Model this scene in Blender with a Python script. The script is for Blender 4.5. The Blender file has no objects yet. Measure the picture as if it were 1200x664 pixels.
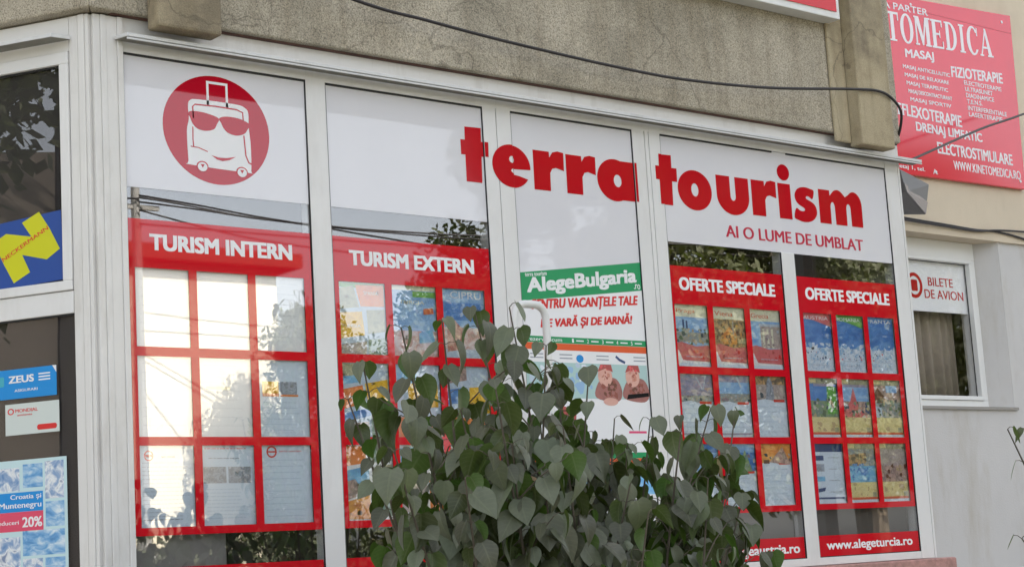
import bpy, bmesh, math, random
from mathutils import Vector, Matrix
C = bpy.context.scene.collection
sc = bpy.context.scene

# ------------------------------------------------------------------ camera
YAW, PITCH, ROLL = 0.70013, 0.15994, -0.0612
fw = Vector((math.sin(YAW)*math.cos(PITCH), math.cos(YAW)*math.cos(PITCH), math.sin(PITCH)))
r0 = Vector((math.cos(YAW), -math.sin(YAW), 0.0))
u0 = r0.cross(fw)
rt = r0*math.cos(ROLL) + u0*math.sin(ROLL)
up = -r0*math.sin(ROLL) + u0*math.cos(ROLL)
cd = bpy.data.cameras.new('camera')
cam = bpy.data.objects.new('camera', cd)
C.objects.link(cam)
M = Matrix.Identity(4)
for i in range(3):
    M[i][0] = rt[i]; M[i][1] = up[i]; M[i][2] = -fw[i]
M[0][3], M[1][3], M[2][3] = 0.0, -5.819, 1.6
cam.matrix_world = M
cd.sensor_width = 36.0
cd.lens = 2073.44/1200.0*36.0
cd.clip_start = 0.05
cd.clip_end = 2000.0
sc.camera = cam

# ------------------------------------------------------------------ sky, sun, exposure
SUN_EL, SUN_AZ = math.radians(38), math.radians(14)      # behind the building: the shop front is in open shade
w = bpy.data.worlds.new('World')
sc.world = w
w.use_nodes = True
nt = w.node_tree
for n in list(nt.nodes): nt.nodes.remove(n)
sky = nt.nodes.new('ShaderNodeTexSky')
sky.sky_type = 'NISHITA'
sky.sun_disc = False
sky.sun_elevation = SUN_EL
sky.sun_rotation = SUN_AZ
sky.air_density = 1.0
sky.dust_density = 4.0
sky.ozone_density = 1.0
hs = nt.nodes.new('ShaderNodeHueSaturation')
hs.inputs['Saturation'].default_value = 0.32
bg = nt.nodes.new('ShaderNodeBackground')
bg.inputs['Strength'].default_value = 0.15
ow = nt.nodes.new('ShaderNodeOutputWorld')
nt.links.new(sky.outputs[0], hs.inputs['Color'])
nt.links.new(hs.outputs[0], bg.inputs['Color'])
nt.links.new(bg.outputs[0], ow.inputs['Surface'])
sl = bpy.data.lights.new('sun', 'SUN')
sl.energy = 3.5
sl.angle = math.radians(0.5)
sl.color = (1.0, 0.93, 0.82)
sun = bpy.data.objects.new('sun', sl)
C.objects.link(sun)
sd = Vector((math.sin(SUN_AZ)*math.cos(SUN_EL), math.cos(SUN_AZ)*math.cos(SUN_EL), math.sin(SUN_EL)))
sun.rotation_euler = (-sd).to_track_quat('-Z', 'Y').to_euler()
sun.location = (20, 40, 40)
sc.view_settings.view_transform = 'Standard'
sc.view_settings.look = 'None'
sc.view_settings.gamma = 1.0
sc.view_settings.exposure = 1.87
sc.cycles.max_bounces = 10
sc.cycles.transparent_max_bounces = 24
sc.cycles.glossy_bounces = 5

# ------------------------------------------------------------------ materials
MATS = {}
def lin(c):
    return tuple((x/255/12.92 if x/255 <= 0.04045 else ((x/255+0.055)/1.055)**2.4) for x in c)
def mat(name, rgb, rough=0.5, spec=0.5, var=0.0, scale=8.0, bump=0.0, bscale=60.0, stretch=None, srgb=True, coat=0.0, dirt=None, dscale=3.0, damt=0.5, metal=0.0):
    if name in MATS: return MATS[name]
    m = bpy.data.materials.new(name); MATS[name] = m
    m.use_nodes = True
    t = m.node_tree
    b = t.nodes['Principled BSDF']
    c = lin(rgb) if srgb else rgb
    b.inputs['Roughness'].default_value = rough
    b.inputs['Specular IOR Level'].default_value = spec
    b.inputs['Metallic'].default_value = metal
    if coat: b.inputs['Coat Weight'].default_value = coat; b.inputs['Coat Roughness'].default_value = 0.03
    tc = t.nodes.new('ShaderNodeTexCoord')
    mp = t.nodes.new('ShaderNodeMapping')
    t.links.new(tc.outputs['Object'], mp.inputs[0])
    if stretch: mp.inputs['Scale'].default_value = stretch
    col = None
    if var:
        nz = t.nodes.new('ShaderNodeTexNoise'); nz.inputs['Scale'].default_value = scale; nz.inputs['Detail'].default_value = 6
        nz.inputs['Roughness'].default_value = 0.62
        t.links.new(mp.outputs[0], nz.inputs['Vector'])
        cr = t.nodes.new('ShaderNodeValToRGB')
        cr.color_ramp.elements[0].position = 0.25; cr.color_ramp.elements[1].position = 0.75
        cr.color_ramp.elements[0].color = tuple(x*(1-var) for x in c)+(1,)
        cr.color_ramp.elements[1].color = tuple(min(1, x*(1+var)) for x in c)+(1,)
        t.links.new(nz.outputs[0], cr.inputs[0]); col = cr.outputs[0]
    if dirt:
        nd = t.nodes.new('ShaderNodeTexNoise'); nd.inputs['Scale'].default_value = dscale; nd.inputs['Detail'].default_value = 8
        nd.inputs['Roughness'].default_value = 0.7
        mp2 = t.nodes.new('ShaderNodeMapping'); mp2.inputs['Scale'].default_value = (1, 1, 0.25)
        t.links.new(tc.outputs['Object'], mp2.inputs[0]); t.links.new(mp2.outputs[0], nd.inputs['Vector'])
        rr = t.nodes.new('ShaderNodeValToRGB'); rr.color_ramp.elements[0].position = 0.5; rr.color_ramp.elements[1].position = 0.78
        rr.color_ramp.elements[0].color = (0, 0, 0, 1); rr.color_ramp.elements[1].color = (damt, damt, damt, 1)
        t.links.new(nd.outputs[0], rr.inputs[0])
        mx = t.nodes.new('ShaderNodeMix'); mx.data_type = 'RGBA'
        t.links.new(rr.outputs[0], mx.inputs['Factor'])
        if col is None: mx.inputs['A'].default_value = c+(1,)
        else: t.links.new(col, mx.inputs['A'])
        mx.inputs['B'].default_value = lin(dirt)+(1,)
        col = mx.outputs['Result']
    if col is None: b.inputs['Base Color'].default_value = c+(1,)
    else: t.links.new(col, b.inputs['Base Color'])
    if bump:
        nb = t.nodes.new('ShaderNodeTexNoise'); nb.inputs['Scale'].default_value = bscale; nb.inputs['Detail'].default_value = 5
        t.links.new(mp.outputs[0], nb.inputs['Vector'])
        bp = t.nodes.new('ShaderNodeBump'); bp.inputs['Strength'].default_value = bump; bp.inputs['Distance'].default_value = 0.01
        t.links.new(nb.outputs[0], bp.inputs['Height']); t.links.new(bp.outputs[0], b.inputs['Normal'])
    return m
def photo(name, cols, scale=22.0, stretch=(1, 1, 1), rough=0.35, pale=0.2):
    """a blurred colour print: noise through a ramp of the print's inks"""
    if name in MATS: return MATS[name]
    m = bpy.data.materials.new(name); MATS[name] = m; m.use_nodes = True
    t = m.node_tree; b = t.nodes['Principled BSDF']; b.inputs['Roughness'].default_value = rough
    tc = t.nodes.new('ShaderNodeTexCoord'); mp = t.nodes.new('ShaderNodeMapping'); mp.inputs['Scale'].default_value = stretch
    nz = t.nodes.new('ShaderNodeTexNoise'); nz.inputs['Scale'].default_value = scale; nz.inputs['Detail'].default_value = 3; nz.inputs['Roughness'].default_value = 0.55
    nz.inputs['Distortion'].default_value = 0.6
    cr = t.nodes.new('ShaderNodeValToRGB'); e = cr.color_ramp.elements
    n = len(cols)
    while len(e) < n: e.new(0.5)
    for i, cc in enumerate(cols):
        e[i].position = 0.28+0.44*i/(n-1); e[i].color = lin(tuple(q+(255-q)*pale for q in cc))+(1,)
    t.links.new(tc.outputs['Object'], mp.inputs[0]); t.links.new(mp.outputs[0], nz.inputs['Vector'])
    t.links.new(nz.outputs[0], cr.inputs[0]); t.links.new(cr.outputs[0], b.inputs['Base Color'])
    return m
def glass_mat(name, tint=(0.985, 0.988, 0.988), f0=0.135, wave=0.0):
    if name in MATS: return MATS[name]
    m = bpy.data.materials.new(name); MATS[name] = m; m.use_nodes = True
    t = m.node_tree; t.nodes.remove(t.nodes['Principled BSDF'])
    out = t.nodes['Material Output']
    ge = t.nodes.new('ShaderNodeNewGeometry')
    dt = t.nodes.new('ShaderNodeVectorMath'); dt.operation = 'DOT_PRODUCT'
    t.links.new(ge.outputs['Normal'], dt.inputs[0]); t.links.new(ge.outputs['Incoming'], dt.inputs[1])
    def mth(op, a, bb=None):
        n = t.nodes.new('ShaderNodeMath'); n.operation = op
        for i, v in enumerate((a, bb)):
            if v is None: continue
            if isinstance(v, (int, float)): n.inputs[i].default_value = v
            else: t.links.new(v, n.inputs[i])
        return n.outputs[0]
    ab = mth('ABSOLUTE', dt.outputs['Value'])
    sch = mth('ADD', mth('MULTIPLY', mth('POWER', mth('SUBTRACT', 1.0, ab), 5.0), 1-f0), f0)
    tr = t.nodes.new('ShaderNodeBsdfTransparent'); tr.inputs[0].default_value = tint+(1,)
    gl = t.nodes.new('ShaderNodeBsdfGlossy'); gl.inputs['Roughness'].default_value = 0.0; gl.inputs['Color'].default_value = (1, 1, 1, 1)
    if wave:
        tc = t.nodes.new('ShaderNodeTexCoord')
        nz = t.nodes.new('ShaderNodeTexNoise'); nz.inputs['Scale'].default_value = 2.2; nz.inputs['Detail'].default_value = 1
        bp = t.nodes.new('ShaderNodeBump'); bp.inputs['Strength'].default_value = wave; bp.inputs['Distance'].default_value = 0.01
        t.links.new(tc.outputs['Object'], nz.inputs['Vector']); t.links.new(nz.outputs[0], bp.inputs['Height']); t.links.new(bp.outputs[0], gl.inputs['Normal'])
    mx = t.nodes.new('ShaderNodeMixShader')
    t.links.new(sch, mx.inputs[0]); t.links.new(tr.outputs[0], mx.inputs[1]); t.links.new(gl.outputs[0], mx.inputs[2])
    t.links.new(mx.outputs[0], out.inputs['Surface'])
    return m

PVC = mat('white_pvc', (226, 225, 224), 0.28, 0.5, var=0.03, scale=5, dirt=(182, 176, 166), dscale=6, damt=0.3)
PVC2 = mat('white_pvc_weathered', (222, 220, 217), 0.33, 0.5, var=0.04, scale=4, dirt=(168, 160, 148), dscale=8, damt=0.45)
GASKET = mat('black_rubber', (32, 33, 35), 0.6)
GLASS = glass_mat('window_glass', wave=0.012)
GLASS2 = glass_mat('side_window_glass', f0=0.06, wave=0.03)
VINYL = mat('white_vinyl', (224, 223, 228), 0.02, 0.6, var=0.02, scale=3)
RED = mat('red_vinyl', (202, 20, 36), 0.02, 0.75, var=0.06, scale=3)
REDL = mat('red_letter_vinyl', (192, 12, 30), 0.08, 0.5, var=0.05, scale=3)
WHITE = mat('white_print', (236, 236, 238), 0.5)
PAPER = mat('white_paper', (238, 239, 240), 0.6, var=0.02, scale=6)
PAPERB = mat('bluish_paper', (214, 226, 238), 0.6, var=0.02, scale=6)
GREEN = mat('green_print', (22, 150, 92), 0.4)
ORANGE = mat('orange_print', (226, 92, 40), 0.4)
REDP = mat('red_print', (214, 44, 42), 0.4)
GREY = mat('grey_print', (150, 156, 166), 0.5)
GREYL = mat('pale_grey_print', (186, 196, 208), 0.5)
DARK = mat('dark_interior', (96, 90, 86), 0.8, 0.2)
GREYB = mat('grey_board', (148, 145, 142), 0.7, 0.2, var=0.04)
BLACKB = mat('black_board', (22, 21, 22), 0.7, 0.2)
BLUEP = mat('navy_print', (44, 70, 120), 0.4)
CYAN = mat('cyan_print', (20, 140, 214), 0.4)
CONC = None
CABLE = mat('black_cable', (42, 38, 40), 0.5)
ALU = mat('painted_sheet_metal', (214, 214, 214), 0.35, 0.5, var=0.05, scale=6, dirt=(150, 146, 138), dscale=6, damt=0.5)
STONE = mat('pink_stone', (176, 132, 124), 0.6, var=0.3, scale=30, bump=0.3, bscale=90)

def rough_concrete(name, base, light, dark, speck=260.0, con=1.0):
    m = bpy.data.materials.new(name); m.use_nodes = True; t = m.node_tree; b = t.nodes['Principled BSDF']
    b.inputs['Roughness'].default_value = 0.9; b.inputs['Specular IOR Level'].default_value = 0.2
    tc = t.nodes.new('ShaderNodeTexCoord')
    def noise(sc_, det=6, ro=0.6, st=None):
        n = t.nodes.new('ShaderNodeTexNoise'); n.inputs['Scale'].default_value = sc_; n.inputs['Detail'].default_value = det; n.inputs['Roughness'].default_value = ro
        if st:
            mp = t.nodes.new('ShaderNodeMapping'); mp.inputs['Scale'].default_value = st
            t.links.new(tc.outputs['Object'], mp.inputs[0]); t.links.new(mp.outputs[0], n.inputs['Vector'])
        else: t.links.new(tc.outputs['Object'], n.inputs['Vector'])
        return n.outputs[0]
    def ramp(src, stops):
        r = t.nodes.new('ShaderNodeValToRGB'); e = r.color_ramp.elements
        while len(e) < len(stops): e.new(0.5)
        for i, (p, c) in enumerate(stops): e[i].position = p; e[i].color = c+(1,)
        t.links.new(src, r.inputs[0]); return r.outputs[0]
    def mix(f, a, bb, bt='MIX'):
        x = t.nodes.new('ShaderNodeMix'); x.data_type = 'RGBA'; x.blend_type = bt
        for k, v in (('Factor', f), ('A', a), ('B', bb)):
            if isinstance(v, (int, float)): x.inputs[k].default_value = v
            elif isinstance(v, tuple): x.inputs[k].default_value = v+(1,)
            else: t.links.new(v, x.inputs[k])
        return x.outputs['Result']
    big = ramp(noise(2.2, 5, 0.65), [(0.35, lin(dark)), (0.5, lin(base)), (0.68, lin(light))])
    streak = ramp(noise(4.5, 6, 0.65, (2.4, 2.4, 0.22)), [(0.45, (0, 0, 0)), (0.78, (0.48, 0.48, 0.48))])
    c1 = mix(streak, big, lin((118, 106, 84)))
    fine = ramp(noise(speck, 2, 0.5), [(0.3, (1-.5*con, 1-.51*con, 1-.53*con)), (0.5, (1, 1, 1)), (0.66, (1+.22*con, 1+.2*con, 1+.17*con)), (0.74, (1+.6*con, 1+.56*con, 1+.5*con))])
    c2 = mix(1.0, c1, fine, 'MULTIPLY')
    vo = t.nodes.new('ShaderNodeTexVoronoi'); vo.feature = 'DISTANCE_TO_EDGE'; vo.inputs['Scale'].default_value = 1.1
    wv = t.nodes.new('ShaderNodeVectorMath'); wv.operation = 'MULTIPLY_ADD'; nv = t.nodes.new('ShaderNodeTexNoise'); nv.inputs['Scale'].default_value = 5.0; nv.inputs['Detail'].default_value = 6
    t.links.new(tc.outputs['Object'], nv.inputs['Vector']); t.links.new(nv.outputs['Color'], wv.inputs[0]); wv.inputs[1].default_value = (.35, .35, .35); t.links.new(tc.outputs['Object'], wv.inputs[2]); t.links.new(wv.outputs[0], vo.inputs['Vector'])
    ck = ramp(vo.outputs['Distance'], [(0.0, (0.5, 0.5, 0.5)), (0.007, (0, 0, 0))])
    c2 = mix(ck, c2, lin((84, 78, 68)))
    t.links.new(c2, b.inputs['Base Color'])
    bp = t.nodes.new('ShaderNodeBump'); bp.inputs['Strength'].default_value = 0.7; bp.inputs['Distance'].default_value = 0.006
    t.links.new(noise(speck*0.6, 3, 0.6), bp.inputs['Height']); t.links.new(bp.outputs[0], b.inputs['Normal'])
    return m
CONC = rough_concrete('pebbledash_concrete', (176, 168, 152), (188, 180, 164), (156, 149, 134), 190.0, 1.0)
CONC2 = rough_concrete('tan_concrete', (178, 165, 138), (192, 180, 154), (134, 124, 106), 240.0, 0.45)
UPPERW = mat('beige_render', (214, 200, 178), 0.85, 0.2, var=0.06, scale=2.5, bump=0.25, bscale=120, dirt=(176, 160, 136), dscale=1.6, damt=0.4)
LOWERW = mat('white_render', (204, 202, 200), 0.8, 0.2, var=0.04, scale=3, bump=0.15, bscale=80, dirt=(172, 162, 142), dscale=2.6, damt=0.7)

# ------------------------------------------------------------------ frames and mesh builder
Z = Vector((0, 0, 1))
class Frame:
    def __init__(s, o, u, n, v=Z): s.o = Vector(o); s.u = Vector(u).normalized(); s.n = Vector(n).normalized(); s.v = Vector(v).normalized()
    def p(s, u, v, d=0.0): return s.o + s.u*u + s.v*v + s.n*d
FRONT = Frame((0, 0, 0), (1, 0, 0), (0, -1, 0))
LEFT = Frame((2.93, 0, 0), (0.5, -math.sin(math.radians(60)), 0), (-math.sin(math.radians(60)), -0.5, 0))
BACK = Frame((0, 1.5, 0), (1, 0, 0), (0, -1, 0))

class MB:
    def __init__(s): s.v = []; s.f = []; s.m = []; s.mats = []
    def mi(s, m):
        if m not in s.mats: s.mats.append(m)
        return s.mats.index(m)
    def add(s, vs, fs, m):
        k = len(s.v); s.v += [Vector(q) for q in vs]; i = s.mi(m)
        for f in fs: s.f.append([a+k for a in f]); s.m.append(i)
    def box(s, fr, u0, u1, v0, v1, d0, d1, m):
        """a block in a facade frame; d is how far it stands out of the facade"""
        c = [(u0, v0), (u1, v0), (u1, v1), (u0, v1)]
        s.prism(fr, c, d0, d1, m)
    def prism(s, fr, pts, d0, d1, m):
        n = len(pts)
        ar = sum(pts[i][0]*pts[(i+1) % n][1]-pts[(i+1) % n][0]*pts[i][1] for i in range(n))
        if ar < 0: pts = pts[::-1]
        vs = [fr.p(a, b, d1) for a, b in pts]+[fr.p(a, b, d0) for a, b in pts]
        fs = [list(range(n)), list(range(2*n-1, n-1, -1))]
        for i in range(n):
            j = (i+1) % n; fs.append([i, n+i, n+j, j])
        s.add(vs, fs, m)
    def tube(s, path, r, m, n=10, caps=True):
        path = [Vector(q) for q in path]; k = len(s.v); ring = []
        rr = r if isinstance(r, (list, tuple)) else [r]*len(path)
        prev = None
        for i, q in enumerate(path):
            a = path[max(0, i-1)]; b = path[min(len(path)-1, i+1)]; t = (b-a).normalized()
            if prev is None: x = t.orthogonal().normalized()
            else: x = (prev - t*prev.dot(t)).normalized()
            prev = x; y = t.cross(x)
            ring.append([q + (x*math.cos(2*math.pi*j/n)+y*math.sin(2*math.pi*j/n))*rr[i] for j in range(n)])
        vs = [p for R in ring for p in R]; fs = []
        for i in range(len(path)-1):
            for j in range(n):
                fs.append([i*n+j, i*n+(j+1) % n, (i+1)*n+(j+1) % n, (i+1)*n+j])
        if caps: fs.append(list(range(n-1, -1, -1))); fs.append([(len(path)-1)*n+j for j in range(n)])
        s.add(vs, fs, m)
    def base(s):
        lo = [min(v[i] for v in s.v) for i in range(3)]; hi = [max(v[i] for v in s.v) for i in range(3)]
        return Vector(((lo[0]+hi[0])/2, (lo[1]+hi[1])/2, lo[2]))
    def build(s, name, parent=None, smooth=False, bevel=0.0):
        o0 = parent['_o'] if parent is not None else None
        org = Vector(o0) if o0 is not None else s.base()
        me = bpy.data.meshes.new(name)
        me.from_pydata([v-org for v in s.v], [], s.f)
        for m in s.mats: me.materials.append(m)
        me.polygons.foreach_set('material_index', s.m)
        if smooth: me.polygons.foreach_set('use_smooth', [True]*len(me.polygons))
        me.update()
        o = bpy.data.objects.new(name, me); C.objects.link(o)
        if parent is not None: o.parent = parent
        else: o.location = org
        o['_o'] = list(org)
        if bevel:
            b = o.modifiers.new('bevel', 'BEVEL'); b.width = bevel; b.segments = 2; b.limit_method = 'ANGLE'; b.angle_limit = math.radians(40)
        return o
ROOTS = []
def tag(o, label=None, cat=None, group=None, kind=None):
    if label: o['label'] = label
    if cat: o['category'] = cat
    if group: o['group'] = group
    if kind: o['kind'] = kind
    return o
def thing(name, loc, label, cat, group=None):
    o = bpy.data.objects.new(name, None); C.objects.link(o); o.location = loc; o['_o'] = list(loc)
    o.empty_display_size = 0.1
    return tag(o, label, cat, group)

# ------------------------------------------------------------------ writing
TXT = {}
def text2d(s, bold=0.0, space=1.0, shear=0.0):
    k = (s, bold, space, shear)
    if k in TXT: return TXT[k]
    cu = bpy.data.curves.new('t', 'FONT'); cu.body = s; cu.size = 1.0; cu.offset = bold; cu.space_character = space; cu.shear = shear
    cu.resolution_u = 4; cu.fill_mode = 'FRONT'
    o = bpy.data.objects.new('t', cu); C.objects.link(o)
    dg = bpy.context.evaluated_depsgraph_get(); dg.update()
    me = o.evaluated_get(dg).to_mesh()
    vs = [(v.co.x, v.co.y) for v in me.vertices]; fs = [list(p.vertices) for p in me.polygons]
    o.evaluated_get(dg).to_mesh_clear()
    bpy.data.objects.remove(o); bpy.data.curves.remove(cu)
    TXT[k] = (vs, fs); return vs, fs
def put_text(mb, fr, s, u0, u1, v0, v1, d, m, bold=0.02, rise=0.0, shear=0.0, space=1.0, th=0.0006):
    """write s so that its letters fill u0..u1 by v0..v1; rise lifts its right end"""
    vs, fs = text2d(s, 0.0, space, shear)
    if not vs: return
    a0 = min(x for x, y in vs); a1 = max(x for x, y in vs); b0 = min(y for x, y in vs); b1 = max(y for x, y in vs)
    q = []
    for x, y in vs:
        t = (x-a0)/max(1e-9, a1-a0)
        q.append((t, (y-b0)/max(1e-9, b1-b0)))
    h = v1-v0; e = min(bold*1.15*h, (u1-u0)*.02); ey = e*.55
    offs = [(0, 0)] if bold < 0.008 else [(-e, -ey), (e, -ey), (-e, ey), (e, ey)] if bold > 0.02 else [(-e, 0), (e, 0)]
    for k, (ox, oy) in enumerate(offs):
        P2 = [(u0+e+(u1-u0-2*e)*x+ox, v0+ey+(v1-v0-2*ey)*y+rise*x+oy) for x, y in q]
        put_flat(mb, fr, P2, fs, d+0.00004*k, m, th)
def put_flat(mb, fr, q, fs, d, m, th=0.0006):
    n = len(q)
    P = [fr.p(x, y, d+th) for x, y in q]+[fr.p(x, y, d) for x, y in q]
    nf = []; edge = {}
    for f in fs:
        ar = sum(q[f[i]][0]*q[f[(i+1) % len(f)]][1]-q[f[(i+1) % len(f)]][0]*q[f[i]][1] for i in range(len(f)))
        g = list(f) if ar > 0 else list(f)[::-1]
        nf.append(g)
        for i in range(len(g)): edge[(g[i], g[(i+1) % len(g)])] = 1
    for (a, b) in list(edge):
        if (b, a) not in edge: nf.append([a, a+n, b+n, b])
    mb.add(P, nf, m)
def fill(splines):
    """outlines (holes inside others stay open) to a flat mesh"""
    cu = bpy.data.curves.new('s', 'CURVE'); cu.dimensions = '2D'; cu.fill_mode = 'FRONT'
    for pts in splines:
        sp = cu.splines.new('POLY'); sp.points.add(len(pts)-1); sp.use_cyclic_u = True
        for i, (x, y) in enumerate(pts): sp.points[i].co = (x, y, 0, 1)
    o = bpy.data.objects.new('s', cu); C.objects.link(o)
    dg = bpy.context.evaluated_depsgraph_get(); dg.update()
    me = o.evaluated_get(dg).to_mesh()
    vs = [(v.co.x, v.co.y) for v in me.vertices]; fs = [list(p.vertices) for p in me.polygons]
    o.evaluated_get(dg).to_mesh_clear()
    bpy.data.objects.remove(o); bpy.data.curves.remove(cu)
    return vs, fs
def ell(cx, cy, rx, ry, n=40, a0=0.0, a1=360.0):
    full = abs(a1-a0) >= 359.9
    k = n if full else n+1
    return [(cx+rx*math.cos(math.radians(a0+(a1-a0)*i/n)), cy+ry*math.sin(math.radians(a0+(a1-a0)*i/n))) for i in range(k)]
def stroke(path, wd):
    """outline of a thick line"""
    L = []; R = []
    for i, (x, y) in enumerate(path):
        a = path[max(0, i-1)]; b = path[min(len(path)-1, i+1)]
        dx, dy = b[0]-a[0], b[1]-a[1]; l = math.hypot(dx, dy) or 1
        h = (wd[i] if isinstance(wd, (list, tuple)) else wd)/2
        L.append((x-dy/l*h, y+dx/l*h)); R.append((x+dy/l*h, y-dx/l*h))
    return L+R[::-1]
def smooth2(pts, n=5):
    out = []; k = len(pts)
    for i in range(k):
        a, b_, c, d = pts[i-1], pts[i], pts[(i+1) % k], pts[(i+2) % k]
        for j in range(n):
            t = j/n
            out.append(tuple(0.5*(2*b_[q]+(c[q]-a[q])*t+(2*a[q]-5*b_[q]+4*c[q]-d[q])*t*t+(3*b_[q]-a[q]-3*c[q]+d[q])*t**3) for q in (0, 1)))
    return out
def rrect(u0, u1, v0, v1, r, n=6):
    out = []
    for cx, cy, a in ((u1-r, v1-r, 0), (u0+r, v1-r, 90), (u0+r, v0+r, 180), (u1-r, v0+r, 270)):
        out += ell(cx, cy, r, r, n, a, a+90)
    return out

# ------------------------------------------------------------------ setting: ground
def slab(name, x0, x1, y0, y1, z0, z1, m):
    b = MB(); b.box(FRONT, x0, x1, z0, z1, -y1, -y0, m); o = b.build(name); tag(o, kind='structure'); return o
ASPH = mat('asphalt', (88, 87, 85), 0.85, 0.2, var=0.25, scale=1.5, bump=0.4, bscale=90)
PAVE = mat('pavement_concrete', (150, 145, 138), 0.85, 0.2, var=0.15, scale=2, bump=0.3, bscale=60)
EARTH = mat('earth_and_grass', (96, 100, 66), 0.95, 0.1, var=0.4, scale=1.2)
slab('ground', -300, 300, -300, 300, -0.6, -0.16, EARTH)
slab('road', -200, 200, -13.2, -7.2, -0.155, -0.14, ASPH)
slab('pavement', -200, 200, -7.2, 1.5, -0.155, 0.0, PAVE)
slab('far_pavement', -200, 200, -15.0, -13.2, -0.155, 0.0, PAVE)
slab('flower_bed', 1.9, 7.6, -2.6, -0.6, 0.0, 0.06, EARTH)

# ------------------------------------------------------------------ apartment building
bld = thing('apartment_building', (10.0, 6.0, 0.0), 'beige apartment block with white painted ground floor and rough concrete parapet', 'building')
b = MB()
WX0, WX1, WZ0, WZ1 = 9.45, 10.56, 2.54, 3.594          # window niche (hole) in the main wall at Y = 1.5
NX1, NZ0, NZ1 = 10.73, 2.515, 3.70
# white ground floor with the niche left open
b.box(BACK, 0.6, 9.30, 0.0, NZ1, -0.35, 0.0, LOWERW)
b.box(BACK, 9.30, NX1, 0.0, NZ0, -0.35, 0.0, LOWERW)
b.box(BACK, NX1, 34.0, 0.0, NZ1, -0.35, 0.0, LOWERW)
b.build('lower_wall', bld)
b = MB()
b.box(BACK, 0.6, 34.0, NZ1, 10.5, -0.35, 0.025, UPPERW)
b.box(BACK, 0.6, 1.0, 0.0, 10.5, -10.5, -0.352, UPPERW)
b.box(BACK, 33.6, 34.0, 0.0, 10.5, -10.5, -0.352, UPPERW)
b.box(BACK, 0.6, 34.0, 0.0, 10.5, -10.9, -10.502, UPPERW)
b.build('upper_wall', bld)
b = MB(); b.box(BACK, 0.3, 34.3, 10.503, 10.8, -11.2, 0.4, mat('roof_concrete', (130, 126, 120), 0.9)); b.build('roof', bld)
# niche lining and window
b = MB()
b.prism(Frame((0, 0, 0), (1, 0, 0), (0, 0, 1), (0, 1, 0)), [(NX1, 1.503), (NX1+0.002, 1.503), (10.585, 1.66), (10.583, 1.66)], NZ0, NZ1, LOWERW)
b.build('niche_jamb', bld)
b = MB(); b.box(BACK, 9.28, NX1+0.02, NZ0-0.022, NZ0-0.002, -0.16, 0.022, mat('grey_sill', (150, 146, 140), 0.6)); b.build('sill', bld)
b = MB()
SASH = mat('white_sash', (230, 230, 228), 0.35, 0.5)
b.box(BACK, 9.30, 10.60, NZ0, 2.572, -0.24, -0.12, SASH); b.box(BACK, 9.30, 10.60, 3.575, NZ1, -0.24, -0.12, SASH)
b.box(BACK, 9.30, 9.36, 2.572, 3.575, -0.24, -0.12, SASH); b.box(BACK, 10.545, 10.60, 2.572, 3.575, -0.24, -0.12, SASH)
wfr = b.build('window', bld, bevel=0.004)
b = MB()
b.box(BACK, 9.362, 10.543, 2.574, 2.602, -0.20, -0.105, SASH); b.box(BACK, 9.362, 10.543, 3.548, 3.573, -0.20, -0.105, SASH)
b.box(BACK, 9.362, 9.395, 2.602, 3.548, -0.20, -0.105, SASH); b.box(BACK, 10.513, 10.543, 2.602, 3.548, -0.20, -0.105, SASH)
s_ = b.build('sash', wfr, bevel=0.004)
b = MB(); b.box(BACK, 9.395, 10.513, 2.602, 3.548, -0.154, -0.150, glass_mat('clear_small_glass', f0=0.03)); b.build('pane', wfr)
b = MB()
for a in ((10.509, 10.513, 2.602, 3.548), (9.395, 9.399, 2.602, 3.548), (9.399, 10.509, 2.602, 2.606), (9.399, 10.509, 3.544, 3.548)): b.box(BACK, *a, -0.149, -0.143, GASKET)
b.build('gasket', wfr)
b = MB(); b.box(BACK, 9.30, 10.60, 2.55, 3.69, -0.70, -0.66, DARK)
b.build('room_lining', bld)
# upper floor window just above the medical sign
b = MB(); b.box(BACK, 9.9, 11.0, 5.62, 6.9, 0.026, 0.05, SASH); uw = b.build('window', bld, bevel=0.005)
b = MB(); b.box(BACK, 10.0, 10.42, 5.72, 6.8, 0.0505, 0.054, mat('dark_glass', (40, 44, 48), 0.05)); b.box(BACK, 10.48, 10.9, 5.72, 6.8, 0.0505, 0.054, MATS['dark_glass']); b.build('pane', uw)
for i in range(7):
    x = 13.2+i*2.9
    for z in (2.4, 5.6, 8.2):
        if z < 3 and i % 2: continue
        b = MB(); b.box(BACK, x, x+1.3, z, z+1.35, 0.026, 0.05, SASH); q = b.build('window', bld)
        b = MB(); b.box(BACK, x+.08, x+.62, z+.08, z+1.27, 0.0505, 0.054, MATS['dark_glass']); b.box(BACK, x+.68, x+1.22, z+.08, z+1.27, 0.0505, 0.054, MATS['dark_glass']); b.build('pane', q)

# the bay: plan outline stepped outwards by d
def bay(d, left=1.73):
    k = d*0.5774
    a = Vector((2.93-0.5*left, 0.866*left)); n = Vector((-0.866, -0.5))
    return [tuple(a+n*d), (2.93-k, -d), (7.69+d, -d), (7.69+d, 1.46)]
PLAN = Frame((0, 0, 0), (1, 0, 0), (0, 0, 1), (0, 1, 0))
def ring(mb, d_in, d_out, z0, z1, m):
    o = bay(d_out); i = bay(d_in)
    for k in range(3):
        mb.prism(PLAN, [o[k], o[k+1], i[k+1], i[k]], z0, z1, m)
b = MB(); o_ = bay(0.055); i_ = bay(-0.22); o_[2] = (7.662, -0.055); o_[3] = (7.662, 1.46); i_[2] = (7.40, 0.22); i_[3] = (7.40, 1.46)
for k in range(3): b.prism(PLAN, [o_[k], o_[k+1], i_[k+1], i_[k]], 3.742, 4.75, CONC)
b.build('parapet', bld, bevel=0.008)
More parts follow.
